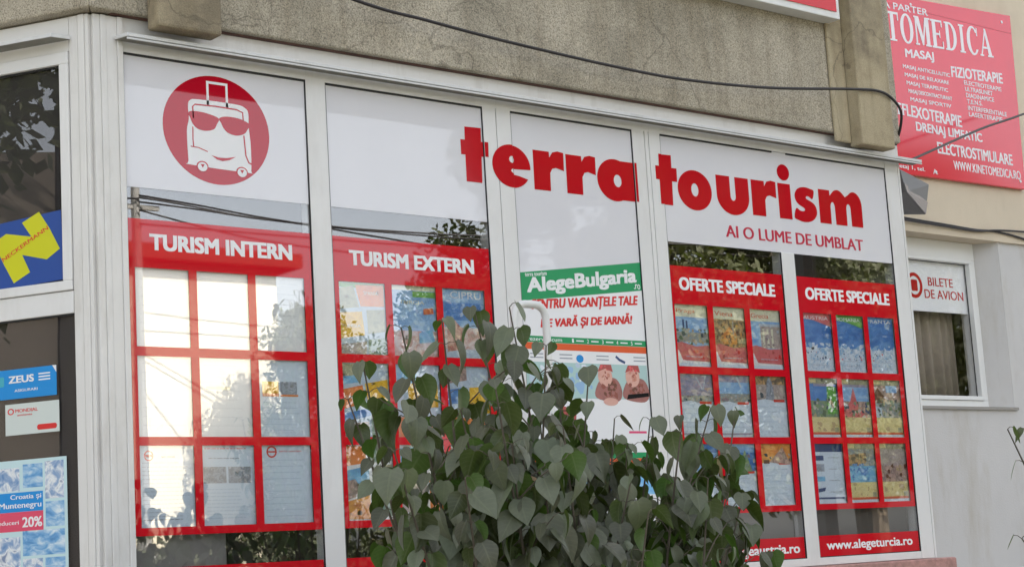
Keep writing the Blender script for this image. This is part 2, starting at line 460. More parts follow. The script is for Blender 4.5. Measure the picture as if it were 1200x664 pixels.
b = MB(); b.prism(PLAN, bay(-0.224)[0:4], 3.755, 3.93, CONC); b.build('balcony_floor', bld)
b = MB(); b.box(FRONT, 3.133, 3.410, 3.682, 4.75, 0.056, 0.145, CONC2); b.build('corbel', bld, bevel=0.012)
b = MB(); b.box(FRONT, 7.225, 7.495, 3.672, 4.75, 0.056, 0.145, CONC2); b.box(FRONT, 7.098, 7.224, 3.690, 4.75, 0.056, 0.075, CONC2)
b.build('corbel', bld, bevel=0.012)
b = MB(); ring(b, -0.3, 0.0, 0.0, 1.46, LOWERW); b.build('plinth', bld, bevel=0.006)
b = MB(); ring(b, -0.30, 0.075, 1.462, 1.528, STONE); b.build('stone_sill', bld, bevel=0.008)
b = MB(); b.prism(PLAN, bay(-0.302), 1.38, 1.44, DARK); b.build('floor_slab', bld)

# ------------------------------------------------------------------ shop window (front of the bay)
shop = thing('shop_window', (5.3, 0.0, 1.53), 'long white framed shop window of five panes with red and white decals', 'shop window')
ZB, ZT = 1.568, 3.605
PANES = [(3.053, 3.869), (3.964, 4.787), (4.945, 5.688), (5.871, 6.670), (6.766, 7.563)]
FD, FI = 0.007, -0.06
b = MB(); b.box(FRONT, 3.054, 7.562, ZT, 3.66, FI, FD, PVC); b.build('top_rail', shop, bevel=0.003)
b = MB(); b.box(FRONT, 3.054, 7.562, 1.530, ZB, FI, FD, PVC); b.build('bottom_rail', shop, bevel=0.003)
def mull(u0, u1, seams=(), nm='mullion', z0=1.53, z1=3.66):
    b = MB(); e = [u0]+[x for s in seams for x in (s-0.002, s+0.002)]+[u1]
    for i in range(0, len(e), 2): b.box(FRONT, e[i], e[i+1], z0, z1, FI, FD+0.0006, PVC)
    for s in seams: b.box(FRONT, s-0.002, s+0.002, z0, z1, FI, FD-0.006, GASKET)
    return b.build(nm, shop, bevel=0.003)
mull(3.869, 3.964); mull(4.787, 4.945, (4.862,)); mull(5.688, 5.871, (5.768, 5.796)); mull(6.670, 6.766, z1=3.086)
b = MB(); b.box(FRONT, 6.671, 6.765, 3.0875, 3.604, FI, -0.0005, PVC); b.build('mullion', shop)
mull(7.563, 7.69, (7.672,))
# corner post: front plate with shallow ribs, and its left cheek
b = MB()
for u0, u1, dd in ((2.934, 2.962, 0.012), (2.962, 2.985, 0.017), (2.985, 3.03, 0.013), (3.03, 3.053, 0.019)): b.box(FRONT, u0, u1, 1.53, 3.735, FI, dd, PVC2)
b.build('corner_post', shop, bevel=0.003)
b = MB()
for s0, s1, dd in ((0.0045, 0.02, 0.012), (0.02, 0.047, 0.017), (0.049, 0.088, 0.013)): b.box(LEFT, -s1, -s0, 1.53, 3.735, FI, dd, PVC2)
b.build('corner_post', shop, bevel=0.003)
# fascia strip under the concrete
b = MB(); b.box(FRONT, 3.054, 7.69, 3.661, 3.75, FI, 0.006, PVC2); b.build('fascia', shop, bevel=0.002)
b = MB(); b.box(FRONT, 3.0, 7.65, 3.738, 3.748, 0.007, 0.030, mat('dark_sealant', (92, 66, 58), 0.9, var=0.4, scale=9)); b.build('sealant', shop)
# end wall of the bay, hidden side
b = MB(); b.box(Frame((7.69, 0, 0), (0, 1, 0), (1, 0, 0)), 0.062, 1.46, 1.53, 3.75, -0.06, 0.0, PVC2); b.build('end_panel', shop)
b = MB(); b.box(FRONT, 2.6, 7.6, 1.53, 3.74, -0.62, -0.58, DARK); b.build('dark_backing', shop)
b = MB(); b.box(FRONT, 3.0, 7.6, 1.532, 1.54, -0.57, -0.07, GREYB); b.build('window_board', shop)
for (u0, u1) in PANES:
    b = MB(); b.box(FRONT, u0, u1, ZB, ZT, -0.004, 0.0, GLASS); b.build('glass_pane', shop)
    b = MB()
    g = 0.006
    GL = mat('grey_rubber', (120, 120, 122), 0.6)
    b.box(FRONT, u0, u0+(g if u0 < 3.1 else .003), ZB, 3.084 if 6.7 < u0 < 6.8 else ZT, 0.0005, 0.006, GASKET if u0 < 3.1 else GL); b.box(FRONT, u1-g*.7, u1, ZB, 3.084 if 6.6 < u1 < 6.7 else ZT, 0.0005, 0.006, GASKET)
    b.box(FRONT, u0+g, u1-g, ZT-0.008, ZT, 0.0005, 0.006, GASKET); b.box(FRONT, u0+g, u1-g, ZB, ZB+0.004, 0.0005, 0.006, GASKET)
    b.build('gasket', shop)
# drip ledges
b = MB()
def ledge(mb, pts, m):
    mb.prism(PLAN, pts, 3.643, 3.657, m)
    c = [sum(q[i] for q in pts)/len(pts) for i in (0, 1)]
    mb.prism(PLAN, [(q[0]+(.002 if q[0] < c[0] else -.002), q[1]*.97) for q in pts], 3.6405, 3.6428, mat('shaded_underside', (132, 130, 122), 0.6, 0.3, var=0.2, scale=10))  # grey slab under the ledge: underside shade put into its colour
ledge(b, [(3.016, -0.0195), (3.036, -0.085), (7.79, -0.085), (7.79, -0.0195)], ALU)
b.box(FRONT, 3.036, 7.79, 3.632, 3.6395, 0.078, 0.085, ALU)
o = b.build('rain_ledge', bevel=0.002)
tag(o, 'long thin white metal rain ledge above the five pane shop window', 'ledge')
b = MB(); sq = math.sin(math.radians(60))
def LP(s, d): q = LEFT.p(-s, 0, d); return (q.x, q.y)
ledge(b, [LP(0.075, 0.0195), LP(0.115, 0.085), LP(1.6, 0.085), LP(1.6, 0.0195)], ALU)
o = b.build('rain_ledge', bevel=0.002)
tag(o, 'short white metal rain ledge over the narrow side window at far left', 'ledge')

# ------------------------------------------------------------------ side window (left cheek of the bay)
side = thing('side_window', tuple(LEFT.p(-0.8, 1.53)), 'white framed side window with dark-backed glass and travel stickers', 'window')
b = MB(); b.box(LEFT, -1.70, -0.09, 3.603, 3.735, FI, 0.010, PVC2); b.build('fascia', side, bevel=0.002)
b = MB(); b.box(LEFT, -1.62, -0.0905, 2.617, 2.700, FI, 0.012, PVC); b.build('transom', side, bevel=0.003)
b = MB(); b.box(LEFT, -1.62, -0.0905, 1.53, 1.60, FI, 0.012, PVC); b.build('bottom_rail', side, bevel=0.003)
b = MB(); b.box(LEFT, -1.70, -1.62, 1.53, 3.60, FI, 0.012, PVC); b.build('jamb', side, bevel=0.003)
b = MB()
b.box(LEFT, -1.62, -0.0905, 3.555, 3.601, FI, 0.020, PVC); b.box(LEFT, -1.62, -0.0905, 2.702, 2.738, FI, 0.020, PVC)
b.box(LEFT, -0.130, -0.0905, 2.738, 3.555, FI, 0.020, PVC); b.box(LEFT, -1.62, -1.58, 2.738, 3.555, FI, 0.020, PVC)
b.build('sash', side, bevel=0.003)
b = MB(); b.box(LEFT, -1.58, -0.13, 2.738, 3.555, -0.004, 0.0, GLASS2); b.build('glass_pane', side)
b = MB(); b.box(LEFT, -1.62, -0.092, 1.60, 2.617, -0.004, 0.0, GLASS2); b.build('glass_pane', side)
b = MB(); b.box(LEFT, -1.58, -0.133, 3.549, 3.555, 0.0005, 0.006, GASKET); b.box(LEFT, -0.135, -0.13, 2.738, 3.549, 0.0005, 0.006, GASKET); b.box(LEFT, -1.62, -0.0925, 2.611, 2.617, 0.0005, 0.006, GASKET); b.build('gasket', side)
LINE_ = mat('dark_room_stand_in', (58, 55, 55), 0.8, 0.2)  # room's darkness put into the colour of sheets just behind the glass
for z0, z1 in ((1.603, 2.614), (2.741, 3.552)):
    b = MB(); b.box(LEFT, -1.575, -0.0945 if z0 < 2 else -0.1335, z0, z1, -0.020, -0.012, LINE_); b.build('dark_backing', side)

# ------------------------------------------------------------------ shop sign: white banner and cut letters
sign = thing('shop_sign', (5.3, -0.001, 3.09), 'white banner with big red letters reading terra tourism across the panes', 'shop sign')
VD0, VD1 = 0.0002, 0.0006                     # vinyl on the outer face of the glass
for k, z0 in ((0, 3.090), (1, 3.090), (3, 3.085)):
    u0, u1 = PANES[k]
    if k == 3: u1 = PANES[4][1]
    b = MB(); b.box(FRONT, u0+.001, u1-.001, z0, ZT-.001, VD0, VD1, VINYL); b.build('banner', sign)
u0, u1 = PANES[2]; b = MB(); b.box(FRONT, u0+.001, u1-.001, ZB+.001, ZT-.001, VD0, VD1, VINYL); b.build('banner', sign)
MULL = [(2.93, 3.053), (3.869, 3.964), (4.787, 4.945), (5.688, 5.871), (7.563, 7.69)]
def letter(name, pieces, m=REDL, th=0.0012):
    """flat cut letters; where they cross a frame member they sit on its face, elsewhere on the glass"""
    bm = bmesh.new()
    for k, (vs, fs) in enumerate(pieces):
        vv = [bm.verts.new((x, 0.0, z)) for x, z in vs]
        for f in fs:
            try: fc = bm.faces.new([vv[i] for i in f]); fc.material_index = 0
            except ValueError: pass
        for v in vv: v.co.y = -0.0003*k
    for a, c in MULL:
        for x in (a, c):
            bmesh.ops.bisect_plane(bm, geom=bm.verts[:]+bm.edges[:]+bm.faces[:], plane_co=(x, 0, 0), plane_no=(1, 0, 0), dist=1e-6)
    mb = MB(); mb.mi(m)
    P = []; F = []
    for f in bm.faces:
        cx = sum(v.co.x for v in f.verts)/len(f.verts)
        dd = 0.0082 if any(a < cx < c for a, c in MULL) else 0.0009
        q = [(v.co.x, v.co.z, dd-v.co.y) for v in f.verts]
        ar = sum(q[i][0]*q[(i+1) % len(q)][1]-q[(i+1) % len(q)][0]*q[i][1] for i in range(len(q)))
        if ar < 0: q = q[::-1]
        n = len(q); vs = [FRONT.p(x, z, d+th) for x, z, d in q]
        mb.add(vs, [list(range(n))], m)
    # edges of the cut vinyl
    for e in bm.edges:
        if len(e.link_faces) == 1:
            f = e.link_faces[0]; cx = sum(v.co.x for v in f.verts)/len(f.verts)
            dd = 0.0082 if any(a < cx < c for a, c in MULL) else 0.0009
            a, c = e.verts
            mb.add([FRONT.p(a.co.x, a.co.z, dd-a.co.y), FRONT.p(c.co.x, c.co.z, dd-c.co.y), FRONT.p(c.co.x, c.co.z, dd-c.co.y+th), FRONT.p(a.co.x, a.co.z, dd-a.co.y+th)], [[0, 1, 2, 3]], m)
    bm.free()
    return mb.build(name, sign)
BL, XH = 3.262, 3.443
def R_(u0, u1, v0, v1): return fill([[(u0, v0), (u1, v0), (u1, v1), (u0, v1)]])
def g_t(x):  # x = left edge of the crossbar; the stem leans a hair
    return [fill([[(x+.022, BL), (x+.108, BL), (x+.112, 3.380), (x+.146, 3.380), (x+.148, 3.446), (x+.114, 3.446), (x+.116, 3.508), (x+.026, 3.505), (x+.024, 3.446), (x, 3.446), (x, 3.380), (x+.023, 3.380)]])]
def g_e(x):
    cx, cy, rx, ry = x+.112, 3.353, .112, .097
    out = ell(cx, cy, rx, ry, 44, -4, 328)
    out += [(cx+.045, cy-.040), (cx+.01, cy-.036), (cx-.008, cy-.022), (cx+.0, cy-.012)]
    return [fill([out, ell(cx+.002, cy+.030, .017, .016, 12)])]
def g_r(x):
    return [fill([[(x, BL), (x+.096, BL), (x+.098, 3.345), (x+.112, 3.366), (x+.135, 3.372), (x+.182, 3.362), (x+.184, 3.446), (x+.148, 3.450), (x+.118, 3.442), (x+.098, 3.416), (x+.097, XH), (x+.002, XH)]])]
def g_a(x):
    cx, cy = x+.112, 3.350
    return [fill([ell(cx, cy, .112, .100, 44), ell(cx+.016, cy-.002, .025, .030, 16)]), R_(x+.152, x+.250, 3.258, 3.444)]
def g_o(x):
    cx, cy = x+.116, 3.350
    return [fill([ell(cx, cy, .116, .099, 44), ell(cx, cy+.002, .025, .033, 16)])]
def g_u(x):
    o = [(x, XH), (x, 3.345)]+ell(x+.115, 3.345, .115, .095, 24, 180, 360)+[(x+.230, XH), (x+.134, XH), (x+.134, 3.345)]+ell(x+.115, 3.345, .019, .024, 10, 360, 180)+[(x+.096, XH)]
    return [fill([o])]
def g_i(x): return [R_(x, x+.094, BL, 3.444), fill([ell(x+.050, 3.502, .046, .042, 24)])]
def g_s(x):
    o = [(.90, .92), (.75, .97), (.55, 1.0), (.34, .98), (.17, .91), (.07, .78), (.06, .66), (.12, .54), (.24, .46), (.38, .41), (.45, .37), (.45, .32), (.37, .29), (.24, .30), (.08, .36), (-.02, .09), (.14, .02), (.38, -.02), (.62, .0), (.82, .08), (.95, .22), (.97, .38), (.89, .52), (.74, .60), (.58, .65), (.53, .69), (.57, .74), (.67, .74), (.82, .68)]
    return [fill([smooth2([(x+a*.178, 3.260+b*.180) for a, b in o], 3)])]
def g_m(x):
    o = [(x, BL), (x+.088, BL), (x+.090, 3.345)]+ell(x+.108, 3.350, .018, .030, 8, 180, 20)+[(x+.126, BL), (x+.214, BL), (x+.216, 3.345)]+ell(x+.234, 3.350, .018, .030, 8, 180, 20)+[(x+.252, BL), (x+.342, BL), (x+.344, 3.370)]+ell(x+.282, 3.375, .062, .073, 12, 0, 130)+[(x+.212, 3.415)]+ell(x+.152, 3.385, .060, .063, 10, 50, 125)+[(x+.090, 3.412), (x+.089, 3.441), (x+.002, 3.441)]
    return [fill([o])]
for nm, pc in (('letter', g_t(4.660)), ('letter', g_e(4.825)), ('letter', g_r(5.067)), ('letter', g_r(5.262)), ('letter', g_a(5.452)),
               ('letter', g_t(5.826)), ('letter', g_o(5.974)), ('letter', g_u(6.242)), ('letter', g_r(6.492)), ('letter', g_i(6.691)), ('letter', g_s(6.806)), ('letter', g_m(7.000))):
    letter(nm, pc)
def place2d(s, u0, u1, v0, v1, bold):
    vs, fs = text2d(s, bold)
    a0 = min(x for x, y in vs); a1 = max(x for x, y in vs); b0 = min(y for x, y in vs); b1 = max(y for x, y in vs)
    return [(u0+(u1-u0)*(x-a0)/(a1-a0), v0+(v1-v0)*(y-b0)/(b1-b0)) for x, y in vs], fs
letter('tagline', [place2d('AI O LUME DE UMBLAT', 6.284+k, 7.322+k, 3.136, 3.196, 0.0) for k in (0, .004)], mat('crimson_letter_vinyl', (196, 28, 62), 0.3))

# round suitcase emblem on the first pane
b = MB(); cx, cy = 3.455, 3.348
DE = VD1+0.0003
REDD = mat('red_disc_vinyl', (184, 8, 36), 0.02, 0.75)
put_flat(b, FRONT, *fill([ell(cx, cy, .236, .216, 64)]), DE-0.0002, REDD, 0.0004)
def W(spl, d=0.0004): put_flat(b, FRONT, *fill(spl), DE+d, WHITE, 0.0003)
def Rr(spl, d=0.0009): put_flat(b, FRONT, *fill(spl), DE+d, REDD, 0.0003)
W([[(3.413, 3.440), (3.413, 3.541), (3.508, 3.541), (3.508, 3.440), (3.498, 3.440), (3.498, 3.531), (3.423, 3.531), (3.423, 3.440)]])
body = [(3.325, 3.215), (3.332, 3.20), (3.59, 3.192), (3.602, 3.20), (3.604, 3.30), (3.598, 3.375), (3.598, 3.43), (3.585, 3.452), (3.54, 3.462), (3.38, 3.462), (3.340, 3.455), (3.330, 3.43), (3.332, 3.38), (3.322, 3.33)]
W([smooth2(body, 4)])
Rr([stroke([(3.352, 3.385), (3.350, 3.43), (3.36, 3.440), (3.45, 3.443), (3.545, 3.441), (3.572, 3.432), (3.574, 3.40)], 0.006)])
lens1 = [(3.328, 3.400), (3.345, 3.412), (3.40, 3.412), (3.462, 3.397), (3.455, 3.372), (3.440, 3.350), (3.405, 3.340), (3.370, 3.344), (3.348, 3.362), (3.336, 3.388)]
lens2 = [(3.466, 3.397), (3.50, 3.408), (3.56, 3.405), (3.602, 3.388), (3.592, 3.366), (3.575, 3.346), (3.54, 3.336), (3.505, 3.342), (3.485, 3.358), (3.474, 3.378)]
Rr([smooth2(lens1)]); Rr([smooth2(lens2)])
Rr([stroke([(3.348, 3.35), (3.347, 3.30), (3.349, 3.272)], 0.005)]); Rr([stroke([(3.574, 3.34), (3.58, 3.26), (3.592, 3.232), (3.604, 3.228)], 0.006)])
Rr([stroke([(3.336, 3.272), (3.37, 3.27), (3.41, 3.258)], 0.004)])
Rr([[(3.425, 3.246), (3.455, 3.240), (3.49, 3.241), (3.535, 3.250), (3.505, 3.234), (3.475, 3.227), (3.45, 3.231)]])
for wx, wz in ((3.385, 3.198), (3.560, 3.192)):
    Rr([ell(wx, wz, .026, .021, 20)], 0.0009); W([ell(wx, wz-.002, .021, .018, 20)], 0.0013); Rr([[(wx-.009, wz+.008), (wx+.009, wz+.008), (wx, wz-.006)]], 0.0018)
tag(b.build('logo_decal'), 'round red decal of a white suitcase wearing sunglasses on the leftmost pane', 'decal')

# ------------------------------------------------------------------ red display boards
ROWS = [(2.492, 2.787), (2.159, 2.457), (1.829, 2.127)]
BOARD = {0: (0.033, 0.2585, 0.224), 1: (0.028, 0.262, 0.227), 3: (0.021, 0.2585, 0.219), 4: (0.036, 0.2525, 0.215)}
GD0, GD1 = 0.0002, 0.0007
def board(k, head, hu0, hu1, label, url=None, uu=None):
    u0, u1 = PANES[k]; ox, pit, wd = BOARD[k]
    t = thing('display_board', ((u0+u1)/2, 0.0065, 1.80), label, 'display board', 'red display boards in the shop window')
    u1b = u1-0.006
    b = MB(); Z0, Z1 = 1.800, 2.971
    b.box(FRONT, u0+.004, u1b, ROWS[0][1], Z1, GD0, GD1, RED)
    zs = [(ROWS[0][0], ROWS[1][1]), (ROWS[1][0], ROWS[2][1]), (ROWS[2][0], Z0)]
    for a, c in zs: b.box(FRONT, u0+.004, u1b, min(a, c), max(a, c), GD0, GD1, RED)
    for (a, c) in ROWS:
        e = [u0+.004]+[x for j in range(3) for x in (u0+ox+pit*j, u0+ox+pit*j+wd)]+[u1b]
        for j in range(0, 8, 2): b.box(FRONT, e[j], e[j+1], a, c, GD0, GD1, RED)
    b.build('grid', t)
    b = MB(); put_text(b, FRONT, head, hu0, hu1, 2.855, 2.918, GD1+0.0002, WHITE, bold=0.055); b.build('header_text', t)
    b = MB(); b.box(FRONT, u0+.004, u1b, ZB+.003, 1.673 if url else 1.684, GD0, GD1, RED); q = b.build('strip', t)
    if url:
        b = MB(); put_text(b, FRONT, url, uu[0], uu[1], uu[2], uu[3], GD1+0.0002, WHITE, bold=0.03); b.build('web_address', q)
    return t
board(0, 'TURISM INTERN', 3.149, 3.776, 'red grid board headed TURISM INTERN holding mostly blank white sheets')
board(1, 'TURISM EXTERN', 4.048, 4.694, 'red grid board headed TURISM EXTERN, partly behind the bush')
board(3, 'OFERTE SPECIALE', 5.932, 6.606, 'red board headed OFERTE SPECIALE, the one over the alegeaustria web address', 'www.alegeaustria.ro', (5.925, 6.627, 1.583, 1.643))
board(4, 'OFERTE SPECIALE', 6.832, 7.502, 'red board headed OFERTE SPECIALE, the one over the alegeturcia web address', 'www.alegeturcia.ro', (6.828, 7.503, 1.590, 1.648))

# prints used on the leaflets
SKYB = photo('sky_print', [(84, 140, 206), (120, 170, 220), (176, 208, 234)], 9, (1, 1, 3))
SKYD = photo('deep_sky_print', [(40, 98, 176), (60, 122, 196), (110, 160, 214)], 8, (1, 1, 3), pale=0.1)
SNOW = photo('snow_print', [(70, 96, 130), (170, 196, 222), (214, 226, 238), (120, 150, 190)], 40)
BEACH = photo('beach_print', [(206, 178, 176), (226, 214, 214), (196, 140, 132), (150, 130, 120)], 26)
CITY = photo('city_print', [(70, 96, 110), (150, 140, 124), (110, 130, 140), (190, 176, 150)], 40)
NIGHT = photo('night_city_print', [(52, 42, 36), (90, 70, 48), (200, 150, 84), (120, 84, 52)], 34)
STON = photo('stone_print', [(120, 108, 116), (176, 158, 152), (140, 126, 120), (196, 180, 170)], 26)
GRN = photo('foliage_print', [(58, 92, 52), (110, 140, 80), (84, 110, 110), (160, 170, 120)], 34)
DUSK = photo('dusk_print', [(126, 110, 136), (160, 140, 160), (120, 124, 160), (196, 150, 120)], 18, (1, 1, 3))
SUNS = photo('sunset_print', [(150, 84, 60), (226, 140, 60), (236, 168, 84), (170, 90, 70)], 12, (1, 1, 2), pale=0.05)
YEL = photo('sand_print', [(206, 186, 110), (222, 206, 140), (196, 176, 96)], 14, (1, 1, 3))
OLIV = photo('olive_print', [(110, 112, 84), (150, 148, 112), (176, 170, 130)], 24)
ORG = photo('orange_tile_print', [(214, 104, 44), (232, 132, 62), (222, 140, 80)], 18, pale=0.0)
YLO = photo('yellow_tile_print', [(226, 172, 28), (236, 190, 50), (214, 160, 30)], 22, pale=0.0)
TEAL = photo('teal_tile_print', [(84, 120, 112), (120, 146, 130), (70, 104, 96)], 24)
SEA = photo('sea_print', [(56, 132, 190), (90, 168, 214), (150, 196, 220)], 14, (1, 1, 3))
RUIN = photo('ruin_print', [(150, 116, 104), (188, 152, 136), (120, 92, 86), (200, 172, 156)], 22)
REDF = photo('red_flyer_print', [(196, 60, 66), (208, 84, 86), (186, 54, 60)], 8)
PEOP = photo('portrait_print', [(196, 84, 84), (150, 60, 56), (222, 176, 160), (176, 120, 110)], 16)
GREYP = photo('grey_photo_print', [(70, 80, 100), (150, 160, 176), (100, 104, 118), (196, 200, 206)], 40)
CREAM = mat('cream_print', (226, 224, 200), 0.5)
PALEB = mat('pale_blue_print', (190, 206, 222), 0.5)
ORTX = mat('orange_lettering', (214, 96, 58), 0.5)
LIME = mat('lime_print', (112, 178, 84), 0.5)
BROWN = mat('brown_print', (112, 70, 54), 0.5)

def sheet(k, row, col, label, items, base=PAPER, cat='leaflet', group='leaflets in the display boards', name='leaflet'):
    u0 = PANES[k][0]; ox, pit, wd = BOARD[k]
    a = u0+ox+pit*col; z0, z1 = ROWS[row]
    rnd = random.Random(k*100+row*10+col)
    tilt = rnd.uniform(-0.004, 0.004)
    A, B_, Z0, Z1 = a-0.004, a+wd+0.004, z0-0.004, z1+0.003
    fr = Frame(FRONT.p(A, Z0, -0.0125+rnd.uniform(0, .0012)), Vector((1, 0, tilt)), (0, -1, 0), Vector((-tilt, 0, 1)))
    w_, h_ = B_-A, Z1-Z0
    b = MB(); b.box(fr, 0, w_, 0, h_, 0.0, 0.0005, base)
    d = 0.0006
    for it in items:
        kind = it[0]
        if kind == 'r': _, x0, x1, y0, y1, m = it; b.box(fr, x0*w_, x1*w_, y0*h_, y1*h_, d, d+0.0002, m)
        elif kind == 'p': _, pts, m = it; put_flat(b, fr, *fill([[(x*w_, y*h_) for x, y in pts]]), d, m, 0.0002)
        elif kind == 't': _, s, x0, x1, y0, y1, m = it[:7]; put_text(b, fr, s, x0*w_, x1*w_, y0*h_, y1*h_, d, m, bold=it[7] if len(it) > 7 else 0.012, th=0.0002, rise=it[8]*h_ if len(it) > 8 else 0)
        elif kind == 'l':   # lines of small print: thin uneven dashes
            _, x0, x1, y0, y1, n, m = it
            for j in range(n):
                y = y1-(y1-y0)*j/max(1, n-1); x = x0; end = x1-rnd.uniform(0, .25)*(x1-x0)
                while x < end-.02:
                    l = min(rnd.uniform(.03, .12), end-x); b.box(fr, x*w_, (x+l)*w_, y*h_, (y+.010)*h_, d, d+0.0002, m); x += l+.018
        elif kind == 'o': _, x, y, rx, m = it; put_flat(b, fr, *fill([ell(x*w_, y*h_, rx*w_, rx*w_, 20)]), d, m, 0.0002)
        elif kind == 'ring': _, x, y, rx, m = it; put_flat(b, fr, *fill([ell(x*w_, y*h_, rx*w_, rx*w_, 20), ell(x*w_, y*h_, rx*w_*.72, rx*w_*.72, 16)]), d, m, 0.0002)
        elif kind == 'n':
            _, x0, x1, y0, y1, ms, cnt, s0, s1 = it
            for j in range(cnt):
                x, y, q = rnd.uniform(x0, x1), rnd.uniform(y0, y1), rnd.uniform(s0, s1)
                pp_ = [(min(x1, max(x0, x+q*math.cos(a+rnd.uniform(-.4, .4))*rnd.uniform(.5, 1.1)))*w_, min(y1, max(y0, y+q*.7*math.sin(a)*rnd.uniform(.5, 1.1)))*h_) for a in (0, 1.05, 2.1, 3.14, 4.2, 5.25)]
                b.add([fr.p(px_, py_, d+0.000004*j) for px_, py_ in pp_], [[0, 1, 2, 3, 4, 5]], rnd.choice(ms))
        d += 0.00018
    o = b.build(name)
    tag(o, label, cat, group)
    return o
TI = 'the TURISM INTERN board'
lg = 'sheets in the TURISM INTERN board'
def isheet(r, c, lab, items, base=PAPER): return sheet(0, r, c, lab, items, base, 'paper sheet', lg, 'paper_sheet')
FAINT = mat('faint_print', (222, 224, 226), 0.6)
isheet(0, 0, 'blank white sheet in the top left pocket of the TURISM INTERN board', [('l', .12, .9, .2, .85, 7, FAINT)])
isheet(0, 1, 'blank white sheet in the top middle pocket of the TURISM INTERN board', [('l', .1, .9, .3, .9, 5, FAINT), ('r', .2, .8, .36, .42, FAINT)])
isheet(0, 2, 'blank white sheet in the top right pocket of the TURISM INTERN board', [('l', .1, .9, .2, .9, 6, FAINT)])
isheet(1, 0, 'blank white sheet in the middle row at the left of the TURISM INTERN board', [('l', .12, .9, .15, .9, 8, FAINT)])
isheet(1, 1, 'blank white sheet in the centre pocket of the TURISM INTERN board', [('l', .12, .9, .15, .9, 8, FAINT), ('r', .15, .6, .6, .64, mat('faint_yellow_print', (236, 228, 190), 0.6))])
isheet(1, 2, 'pale sheet with a small yellow and grey photo strip in the TURISM INTERN board', [('r', .10, .42, .55, .72, YLO), ('r', .10, .42, .53, .57, ORG), ('r', .45, .78, .55, .72, GREYP), ('l', .1, .9, .1, .45, 6, PALEB), ('r', .45, .8, .53, .555, ORG)], PAPERB)
isheet(2, 0, 'sheet with a red round logo and many text lines in the TURISM INTERN board', [('ring', .2, .87, .085, REDP), ('r', .14, .28, .855, .885, REDP), ('t', 'terra tourism', .42, .66, .845, .868, REDP), ('l', .08, .92, .14, .78, 14, GREYL), ('l', .08, .95, .08, .10, 1, GREY)], PAPERB)
isheet(2, 1, 'sheet with two grey photos side by side in the TURISM INTERN board', [('l', .15, .85, .79, .83, 1, GREY), ('l', .08, .9, .93, .95, 1, REDP), ('r', .05, .47, .53, .73, GREYP), ('r', .51, .93, .53, .73, GREYP), ('l', .1, .9, .1, .45, 9, PALEB)], PAPERB)
isheet(2, 2, 'bluish sheet with red round logo and red heading in the TURISM INTERN board', [('ring', .24, .91, .10, REDP), ('r', .16, .32, .90, .92, REDP), ('t', 'terra tourism', .38, .82, .905, .93, REDP), ('l', .1, .9, .1, .8, 10, PALEB)], PAPERB)
SANTA = mat('dull_red_print', (176, 70, 74), 0.45)
M_ = lambda n, c: mat(n, c, 0.45)
T1, T2, T3, T4, T5, T6 = M_('dark_slate_print', (58, 74, 86)), M_('tan_print', (190, 168, 130)), M_('dull_green_print', (92, 112, 84)), M_('amber_print', (214, 160, 84)), M_('pale_stone_print', (206, 196, 186)), M_('mauve_print', (140, 122, 132))
W2, W3 = M_('snow_white_print', (224, 232, 240)), M_('ice_blue_print', (150, 186, 220))
# TURISM EXTERN
def esheet(r, c, lab, items, base=PAPER):
    K = {OLIV: [T3, T2, T5], ORG: [M_('deep_orange_print', (206, 92, 40)), M_('peach_print', (236, 160, 104))], YLO: [M_('gold_print', (216, 156, 24)), M_('lemon_print', (240, 204, 80))], TEAL: [T1, T3, T5], STON: [T5, T6, T2], RUIN: [T6, BROWN, T2], SEA: [W3, W2, M_('mid_blue_print', (60, 120, 190))], SUNS: [T4, BROWN], BEACH: [T5, PEOP, SANTA], SKYB: [W3, W2]}
    more = []
    for it in items:
        more.append(it)
        m_ = it[-1] if it[0] in 'rp' else None
        if m_ in K:
            xs = [q[0] for q in it[1]] if it[0] == 'p' else it[1:3]; ys = [q[1] for q in it[1]] if it[0] == 'p' else it[3:5]
            x0, x1, y0, y1 = min(xs), max(xs), min(ys), max(ys); dx, dy = (x1-x0)*.14, (y1-y0)*.14
            more.append(('n', x0+dx, x1-dx, y0+dy, y1-dy, K[m_], 6, .02, .06))
    items = more
    return sheet(1, r, c, lab, items, base, group='brochures in the TURISM EXTERN board', name='brochure', cat='brochure')
esheet(0, 0, 'brochure of orange and yellow photo tiles, top left of TURISM EXTERN', [('r', 0, 1, 0, 1, PALEB), ('r', 0, 1, .92, 1, LIME), ('p', [(.02, .62), (.45, .66), (.34, .95), (.02, .90)], OLIV), ('p', [(.48, .67), (.98, .68), (.98, .97), (.38, .96)], ORG), ('p', [(.02, .22), (.55, .28), (.50, .60), (.02, .57)], YLO), ('p', [(.62, .30), (.98, .34), (.98, .64), (.60, .62)], OLIV), ('p', [(.02, .0), (.56, .0), (.58, .2), (.02, .14)], STON), ('p', [(.62, 0), (.98, 0), (.98, .26), (.62, .22)], TEAL), ('t', 'SPANIA', .55, .85, .83, .88, CREAM, .01), ('t', 'TUNISIA', .06, .46, .38, .42, CREAM, .01)])
esheet(0, 1, 'blue sky beach brochure with a yellow strip on top, beside the CIPRU brochure', [('r', 0, 1, .35, 1, SKYB), ('r', 0, 1, 0, .37, BEACH), ('r', 0, 1, .93, 1, CREAM), ('r', .5, 1, .84, .92, LIME), ('t', 'TURCIA', .2, .75, .74, .79, CREAM, .01), ('p', [(.72, .6), (.95, .62), (.93, .7), (.72, .68)], ORTX), ('p', [(.6, .2), (.95, .22), (.9, .4), (.6, .34)], SEA)])
